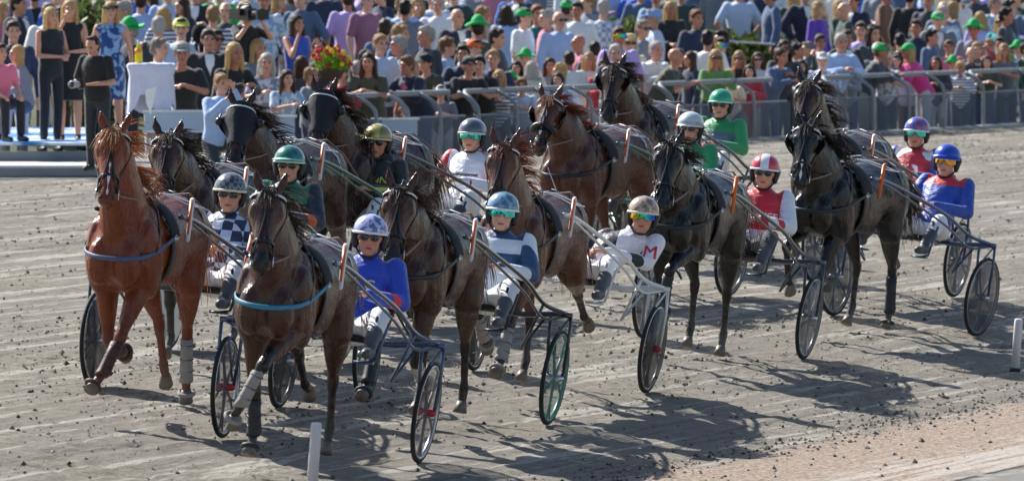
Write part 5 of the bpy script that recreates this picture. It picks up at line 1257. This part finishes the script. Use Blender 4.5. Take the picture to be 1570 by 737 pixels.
def build_person(p, heading, sc, pose, sex, shirt, hair, hat=None, glasses=None, label='', legs=None, skin=0, phone=False, zfix=0, group='spectators in the crowd', front=None, dress=None):
    root = empty('person', p); root.rotation_euler = (0, 0, heading); root.scale = (sc, sc, sc)
    msex = 'm' if sex != 'w' else 'w'; J = pose_joints(pose, msex)
    obj('body', pmesh(pose, msex, 'body'), [skinmat(SKINS[skin % 4]), EYEM, LIPM], root)
    S_ = SHIRT[shirt]; mat = cloth(S_[0], *(S_[2:] if len(S_) > 2 else ()))
    if dress: obj('dress', pmesh(pose, 'w', 'skirt'), mat, root)
    else:
        obj('shirt' if S_[1] != 'jacket' else 'jacket', pmesh(pose, msex, S_[1]), mat, root); obj('trousers', pmesh(pose, msex, 'legs'), cloth(legs or TROUS[(int(p.x*37)+len(PLACED)) % 7]), root)
    if S_[1] == 'jacket' or front: obj('shirt_front', pmesh(pose, msex, 'front'), cloth(front or 'dfe6f4'), root)
    obj('shoes', pmesh(pose, msex, 'shoes'), plain('shoe_leather', '1c1a1a', .5), root)
    c, kind, _ = HAIR[hair]
    if kind: obj('hair', hair_mesh(kind), hairmat(c), root, loc=J['hc'])
    if hat:
        hc_, hk, _ = HATC[hat]; m1, m2 = hat_parts(hk); fm = plain('hat_felt_'+hat, hc_, .75, var=.15, bmp=.2); h = obj('hat', m1, fm, root, loc=J['hc'])
        if m2: obj('brim', m2, fm if hat != 'D' else fm, h)
    if glasses: obj('sunglasses', GLS_ME if glasses == 'd' else GOG_ME, MIR['dark'] if glasses == 'd' else MIR['rainbow'], root, loc=J['hc'])
    if phone:
        h = (J['wr'][1]+(J['wr'][1]-J['el'][1])*.35); g = G(); g.box(h+V(0, .03, .03), (.075, .01, .15), m=0)
        ph = obj('phone', g, BLACKL, None, smooth=False); ph.parent = root
    return tag(root, label, 'person', group)
CAMP = Vector((0, 0, CAMZ))
def face_to(p, face):
    a = math.atan2(CAMP.y-p.y, CAMP.x-p.x)-math.pi/2      # +y of the figure towards the camera
    return a+{'f': 0, 'b': math.pi, 'l': -1.2, 'r': 1.2, 'q': -.55, 'e': .55}[face]
def ptop(px, w, h): # image row of the top of a head h above the bank at w behind the rail
    P = FA+FD*tw(px, 0, w)+FN*w; return P, proj((P.x, P.y, bankz(w)+h))[1]
CROWD = """
2 3 r h w pink bl -|27 -8 r s m suit br -|53 -22 b s m blackl bk -|90 -16 f s m blue br -|128 -6 b s m whitel br -|200 17 l s m black gy G|192 2 l s m pblue gy -|216 -12 b s m lblue br -
233 -22 l s w gtank lb -|258 -24 f c m lblue br -|243 26 b s m vest gy -|242 58 r s m white th -|278 25 f s m pblue br Y|300 -24 f c m dsuit br -|277 64 f s m black gy g|319 45 f s m dsuit br -|331 45 e s m dgrey br - d|341 67 e w w blackl bl -|336 80 f s c grey boy -
346 3 f s m dgrey bald -|336 -26 b s m bgreen br -|408 83 f w w ltpat gbob -|382 -30 f s m pblue br -|418 -26 r s m navy br -|452 -26 b h w gtank lb -|455 22 e f w royal lb -|462 86 b a w dgrey lb -|496 -30 b s m navy bk -
533 -14 b s m lav br -|562 -12 e s m dusky th -|586 -20 l s m navy bk -|489 60 f s m dgrey br -|582 53 e s m pblue fb -|560 77 r s m navy bk -|547 94 b s m blackl gy -|571 82 f w w olive lb -|601 82 l s c black bboy -|613 55 l s m grey gy -|612 38 r s m slate fb -
621 0 b s m grey bk -|664 -16 f s m patt br -|690 -26 b s m pblue br -|700 13 e s m suit bald -|733 15 b s m olive br G|737 28 f s w white gbob - d|752 -34 b s m salmon br -|776 8 b s w lblue dbob -|791 -26 b s m bblue br -|802 10 r s m white br C
645 88 q L m suit boy - - pinktie|632 92 r s w cream bl -|684 58 r s m lblue boy -|711 70 f s m navy bk -|726 58 e s m pblue br O|672 82 q L m olive br D|707 85 e L m black th D|740 87 f s m black bk -|760 78 f s m navy fb -|806 67 f s m cream gy G|784 103 f s c ltpat br G
678 130 f L c grey br W|731 112 f L c greyl bboy -|765 108 f L w stripe bl -|804 121 f L c pblue boy -|792 93 f s w dusky dbob -|815 94 b s w cream gbob -
823 8 e s m teal rd -|840 15 l s m salmon gy -|856 17 e s m lblue bald - d|869 -2 b s m white br C|885 3 f s m whitel bk -|925 -34 f c m lblue br -|975 -30 f c m blue br -|1003 12 l s m pblue gy U|984 30 e s m greyl th - d|949 42 f s m lav br - m|966 41 f s w cream gbob S d|889 53 l s m salmon bald -|912 64 b s m dgrey bk -
843 88 f w w greyl lb -|873 79 b s m white br -|884 99 l L w white bcur -|903 80 f s w cream bob -|988 65 e s m whitel gy -|1007 75 r L m olive bald -|1045 -22 b s m dgreen bk -|1067 15 e s m navy rd -|1100 -36 b s m gsuit br -|1133 -26 b s m greyl br -|1183 -18 l s m slate br -
1085 47 b s m whitel bk -|1108 47 l s m black bk -|1106 58 f s m navy br - m|1042 75 f w w black lb -|1059 79 l s w navy lb -|1093 77 f L w green bl - d|1133 78 f f w black bob - d|1162 80 f w w whitel lb - d|1179 75 e L w slate bun -|1197 62 f s w dgrey dbob - d|1221 66 r p m dgreen bk -|1203 84 b s m dgreen br -|1215 -40 b h m pblue br -
1240 64 l s m dgrey th -|1257 53 e s m whitel br -|1254 2 r s w purple bob -|1296 3 l s m dgreen bald -|1326 -32 r s m bblue br -|1357 -20 r s m brown br -|1279 53 e L m lblue gy -|1297 46 e s m dsuit br -|1320 34 f s m lav br -|1340 39 e s m dgrey cur -|1346 64 f s m grey br W d|1325 66 r L m dgrey rd C|1359 82 f L w ltpat wt -
1374 84 f s c red br -|1273 84 l s c plaid br -|1262 80 f L m plaid gy W|1417 66 l L w hotpink bl C|1395 -16 b s m blackl bk -|1438 16 f s m gsuit gy C|1446 2 f s m grey bald -|1461 2 l s w gtank bob -|1481 -28 b s m greyl br -|1493 22 f s m greyl bk G|1503 18 b s w lav bob -|1512 -28 b s m lav br -
1535 22 f s w turq bl - d|1541 12 r s m dgrey bk -|1562 -14 l s m dgreen bk -|1427 45 r s m slate bk -|1455 60 f s m pink br b|1463 80 f L m plaid br G|1437 88 f L c dgrey dbob -|1480 73 e s m dgrey bald -|1494 66 f L m dgrey fb -|1517 60 f p m red fb -|1533 57 f s m green bk -|1543 68 f L w grey bob -|1560 56 f s m lblue br G|1572 66 r s m dgreen br -
20 32 f s m navy br -|148 -28 b s m slate br -|1025 -26 b s m navy bk -|1160 -30 b s m navy br -|1380 -34 b s m slate fb -|1540 -40 b s m white br -|715 -30 b s m greyl bk -|645 -30 l s m dgrey bk -|515 -34 b s m dgrey br -|905 -30 l s m slate bk -|1240 -34 f s m cream br -|1283 -36 f s m white br -|1420 -34 r s m lblue fb -|1405 30 f s m navy br -|1380 52 b s m black bk -
590 30 b s m slate br -|655 40 l s m dgrey gy -|760 44 r s m dgrey br -|940 70 f s m dgrey gy -|920 92 f L c red br -|860 112 f L w lblue dbob -|1120 108 f L c cream bboy -|1150 100 f L w red dbob -|1228 92 f L w whitel dbob -|1300 88 f s w greyl dbob -|1392 92 f s m pblue bald -|1510 86 f L w olive lb -|1473 96 f L c stripe bboy -|530 100 f s w red bun -|430 108 e w w patt lb -|475 104 r s m greyl fb -|395 60 e s w grey bl -|360 92 f s c lblue boy -
"""
ANCH = [(-30, 40, 'at the left edge'), (40, 118, 'just behind the women in black'), (118, 185, 'beside the woman in blue florals'), (185, 262, 'around the white-clothed table'), (262, 330, 'right of the white-clothed table'), (330, 400, 'near the cameraman'), (400, 475, 'between the cameraman and the flower basket'), (475, 560, 'by the flower basket'), (560, 625, 'right of the flower basket'), (625, 700, 'by the man leaning in a blazer'),
  (700, 760, 'above the grey-helmeted driver'), (760, 830, 'left of the tall brown horse'), (830, 900, 'above the tall brown horse'), (900, 960, "around the dark bay's raised head"), (960, 1030, 'left of the green-helmeted driver'), (1030, 1080, 'above the bright green helmet'), (1080, 1130, 'just right of the bright green helmet'), (1130, 1190, 'above the driver in the red vest'), (1190, 1250, 'above the right-hand pair of horses'),
  (1250, 1310, 'left of the green-capped bearded man'), (1310, 1375, 'around the green-capped bearded man'), (1375, 1450, 'near the bending blonde in pink'), (1450, 1510, 'above the blue-helmeted driver'), (1510, 1700, 'at the right edge')]
SPECIAL = []
ents = []
for row in CROWD.strip().split('\n'):
    for e in row.split('|'):
        q = e.split(); ents.append((float(q[0]), float(q[1]), q[2], q[3], q[4], q[5], q[6], None if q[7] == '-' else q[7], q[8] if len(q) > 8 and q[8] != '-' else None, q[9:] ))
USEDK = set((e[5], e[6]) for e in ents)
fr_ = random.Random(21); cols_ = ['navy', 'blackl', 'whitel', 'lblue', 'grey', 'greyl', 'dgrey', 'slate', 'pblue', 'lblue', 'dgreen', 'stripe', 'plaid', 'patt', 'gsuit', 'lav', 'blue', 'suit', 'teal', 'white']
for k in range(62):
    px_ = -10+k*26+fr_.uniform(-6, 6); sx_ = 'w' if fr_.random() < .35 else 'm'
    ents.append((px_, fr_.uniform(-55, 12), fr_.choice('bbfflrqe'), fr_.choice('sschhwf'), sx_, cols_[(k*7+int(fr_.random()*2)) % 20], fr_.choice(['lb', 'bl', 'bob', 'dbob'] if sx_ == 'w' else ['bk', 'br', 'gy', 'fb', 'th']), None, None, []))
ents.sort(key=lambda e: -e[1])
used = {}
rowname = lambda y: 'in the top row' if y < 12 else ('in the back rows' if y < 50 else ('in the middle rows' if y < 78 else 'in the front row'))
for i, (px, py, face, pose, sex, shirt, hair, hat, gl, note) in enumerate(ents):
    if py >= 62 and pose in 'sw' and face in 'feq' and not note and sex != 'c' and (int(px*13) % 10) < 5: pose = 'L'
    top = (.11 if hat in 'GS' else .02) if hat else .0
    if hat and hat not in 'GS': top = .02
    Hh = {'L': 1.645, 'c': 1.75, 'p': 1.75}.get(pose, 1.75)
    child = sex == 'c'; best = None
    stands = [.45, .8] if pose == 'L' else [.9+.25*k for k in range(48)]
    for w in stands:
        P, y1 = ptop(px, w, 1.0); _, y0 = ptop(px, w, 1.75); h = 1.0+(y1-py)/((y1-y0)/.75); sc = h/(Hh+top)
        lo, hi, nat = (.70, .92, .82) if child else ((.92, 1.10, 1.02) if sex == 'w' else (.96, 1.14, 1.08))
        cost = max(0, lo-sc)*60+max(0, sc-hi)*60+abs(sc-nat)*4
        for (Q, ww) in PLACED:
            d = (Q-P).length
            if d < .48: cost += (.48-d)*30
        if best is None or cost < best[0]: best = (cost, w, P, sc)
    cost, w, P, sc = best; sc = max(.66, min(1.15, sc)); PLACED.append((P.copy(), w)); p = Vector((P.x, P.y, bankz(w)))
    hd = face_to(p, face)+rnd.uniform(-.22, .22)
    anch = [a[2] for a in ANCH if a[0] <= px < a[1]][0]
    wear = SNAME[shirt]; hd_ = ('in a '+HATC[hat][2]) if hat else 'with '+HAIR[hair][2]
    if hat and hat == 'O': hd_ = 'in an orange cap'
    view = {'b': 'seen from behind, ', 'l': '', 'r': '', 'f': '', 'q': '', 'e': ''}[face]
    if pose == 'L': act = 'leaning'
    elif pose == 'c': act = 'arms folded'
    elif pose == 'p': act = 'hands raised'
    elif pose == 'a': act = 'phone raised'
    else: act = ''
    sg = ' and sunglasses' if gl else ''
    art = '' 
    lab = f"{ADULT[sex]} {hd_}{sg} and {wear}".replace(' and sunglasses and', ', sunglasses and')
    if face == 'b': lab += ', back turned'
    elif act: lab += ', '+act
    lab += ' '+rowname(py) if (px//1) % 1 == 0 and len((lab+' '+rowname(py)+' '+anch).split()) <= 16 else ''
    lab += ' '+anch
    ws = lab.split()
    if len(ws) > 16: lab = f"{ADULT[sex]} {hd_} and {wear} {anch}"
    if lab in used:
        for alt in (', facing left' if face in 'lb' else ', facing the track', ', taller of the two', ', further back'):
            if lab+alt not in used and len((lab+alt).split()) <= 16: lab += alt; break
        else: print('DUP', lab)
    used[lab] = 1
    legs = None
    build_person(p, hd, sc, pose, sex, shirt, hair, hat, gl, lab, skin=int(px*7) % 4 if px != 1493 else 3, phone=(pose == 'a'), front='e06a9c' if note else None, legs=legs)
# ---- people on and around the platform at the left
def special(px, yfeet, ytop, d, face, pose, sex, shirt, hair, label, hat=None, gl=None, yaw=0, H0=1.75, **kw):
    f = at_depth(px, yfeet, d); tp = at_depth(px, ytop, d); sc = (tp.z-f.z)/H0
    return build_person(f, face_to(f, face)+yaw, sc, pose, sex, shirt, hair, hat, gl, label, **kw), f, sc
zc = 90.5
SHIRT['bdress'] = ('12151c', 'bare'); SNAME['bdress'] = 'black dress'; SHIRT['bjump'] = ('151a20', 'bare')
special(78, 221, 11, zc, 'e', 'w', 'w', 'bjump', 'vb', 'woman in a black sleeveless jumpsuit with long dark-blonde hair, clapping on the platform', legs='151a20')
special(107, 219, 0, zc+.3, 'f', 'f', 'w', 'bdress', 'bl', 'blonde woman in a knee-length black dress, hand to her face, on the platform', dress=True)
special(170, 216, 2, 92.5, 'f', 's', 'w', 'floral', 'bl', 'woman in a blue floral dress and black visor behind the photographer', hat='V', dress=True)
ph, f, sc = special(150, 262, 50, 85.6, 'q', 'd', 'm', 'black', 'br', 'photographer in a black T-shirt looking down at the camera in his hands', legs='2a2c33')
special(38, 214, 69, 90.2, 'l', 'S', 'w', 'greyl', 'bl', 'girl with long light-brown hair and grey-green top, seated at the platform edge', H0=1.28)
special(-6, 216, 66, 89.6, 'e', 'S', 'm', 'pink', 'br', 'person in black trousers seated at the far left, arm raised', legs='14161b', H0=1.28)
special(332, 280, 113, 86.0, 'e', 'K', 'm', 'lblue', 'fb', 'man in a light blue shirt kneeling beside the platform, one hand to his face', legs='28313a', H0=1.28, front='9db6dc')
# handheld stills camera
g = G(); g.box((0, 0, 0), (.14, .07, .10)); g.box((0, 0, .06), (.05, .06, .03))
J = pose_joints('d', 'm'); c = (J['wr'][0]+J['wr'][1])/2+V(0, .13, 0)
root = obj('stills_camera', g, BLACKL, smooth=False); root.matrix_world = ph.matrix_basis @ Matrix.Translation(c)
g = G(); g.loft([((0, y, 0), (r_, 0, 0), (0, 0, r_)) for y, r_ in ((.03, .035), (.06, .042), (.16, .042), (.17, .05), (.20, .05))], 20); obj('lens', g, plain('lens_barrel', 'b9bcc0', .4), root)
g = G(); g.loft([((0, y, 0), (r_, 0, 0), (0, 0, r_)) for y, r_ in ((.199, .04), (.204, .04))], 20); obj('lens_glass', g, MIR['dark'], root)
tag(root, 'black stills camera with a pale lens held by the photographer', 'camera')
# television cameraman and his camera
cm, f, sc = special(378, 200, 9, 95, 'e', 'p', 'm', 'black', 'br', 'television cameraman in black with a white cap, eye to his camera', hat='W', legs='1a1c20')
def on(rt, c): return rt.matrix_basis @ Matrix.Translation(Vector(c))
root = empty('video_camera'); root.matrix_world = on(cm, (.16, .22, 1.63))
g = G(); g.box((0, 0, 0), (.13, .38, .17)); g.box((0, -.26, 0), (.11, .16, .14)); g.box((.09, -.02, .03), (.06, .14, .08)); obj('camera_body', g, BLACKL, root, smooth=False)
g = G(); g.loft([((0, y, 0), (r_, 0, 0), (0, 0, r_)) for y, r_ in ((.18, .05), (.38, .055), (.40, .075), (.46, .085))], 20); obj('lens', g, BLACKL, root)
g = G(); g.box((0, .465, 0), (.19, .05, .14)); obj('lens_hood', g, BLACKL, root, smooth=False)
g = G(); g.tube([V(0, -.15, .085), V(0, -.12, .14), V(0, .12, .14), V(0, .16, .085)], .014, 8); obj('handle', g, BLACKL, root)
tag(root, 'shoulder-mounted black television camera held by the man in the white cap', 'video camera')
root = empty('boom_microphone', at_depth(304, 52, 96)); g = G(); g.ell((0, 0, 0), (.085, .12, .12)); g.ell((.07, .03, -.2), (.07, .08, .1)); obj('wind_cover', g, plain('fur_cover', '17181c', 1, var=.5, scale=60, bmp=1), root)
g = G(); g.tube([V(0, 0, -.05), V(.06, 0, -.6), V(.12, 0, -1.5)], .012, 6); obj('pole', g, GALV, root)
tag(root, 'black fur-covered microphone on a thin pole left of the cameraman', 'microphone')
special(306, 205, 62, 96.2, 'r', 'w', 'm', 'blackl', 'br', 'crew member in black holding the covered microphone pole', hat='D', legs='1a1c20')
print('CROWD', len(ents), max(b for b in [0]))
for o in S.objects:
    if 'label' in o.keys() and not 4 <= len(o['label'].split()) <= 16: print('LONG', o.name, o['label'])
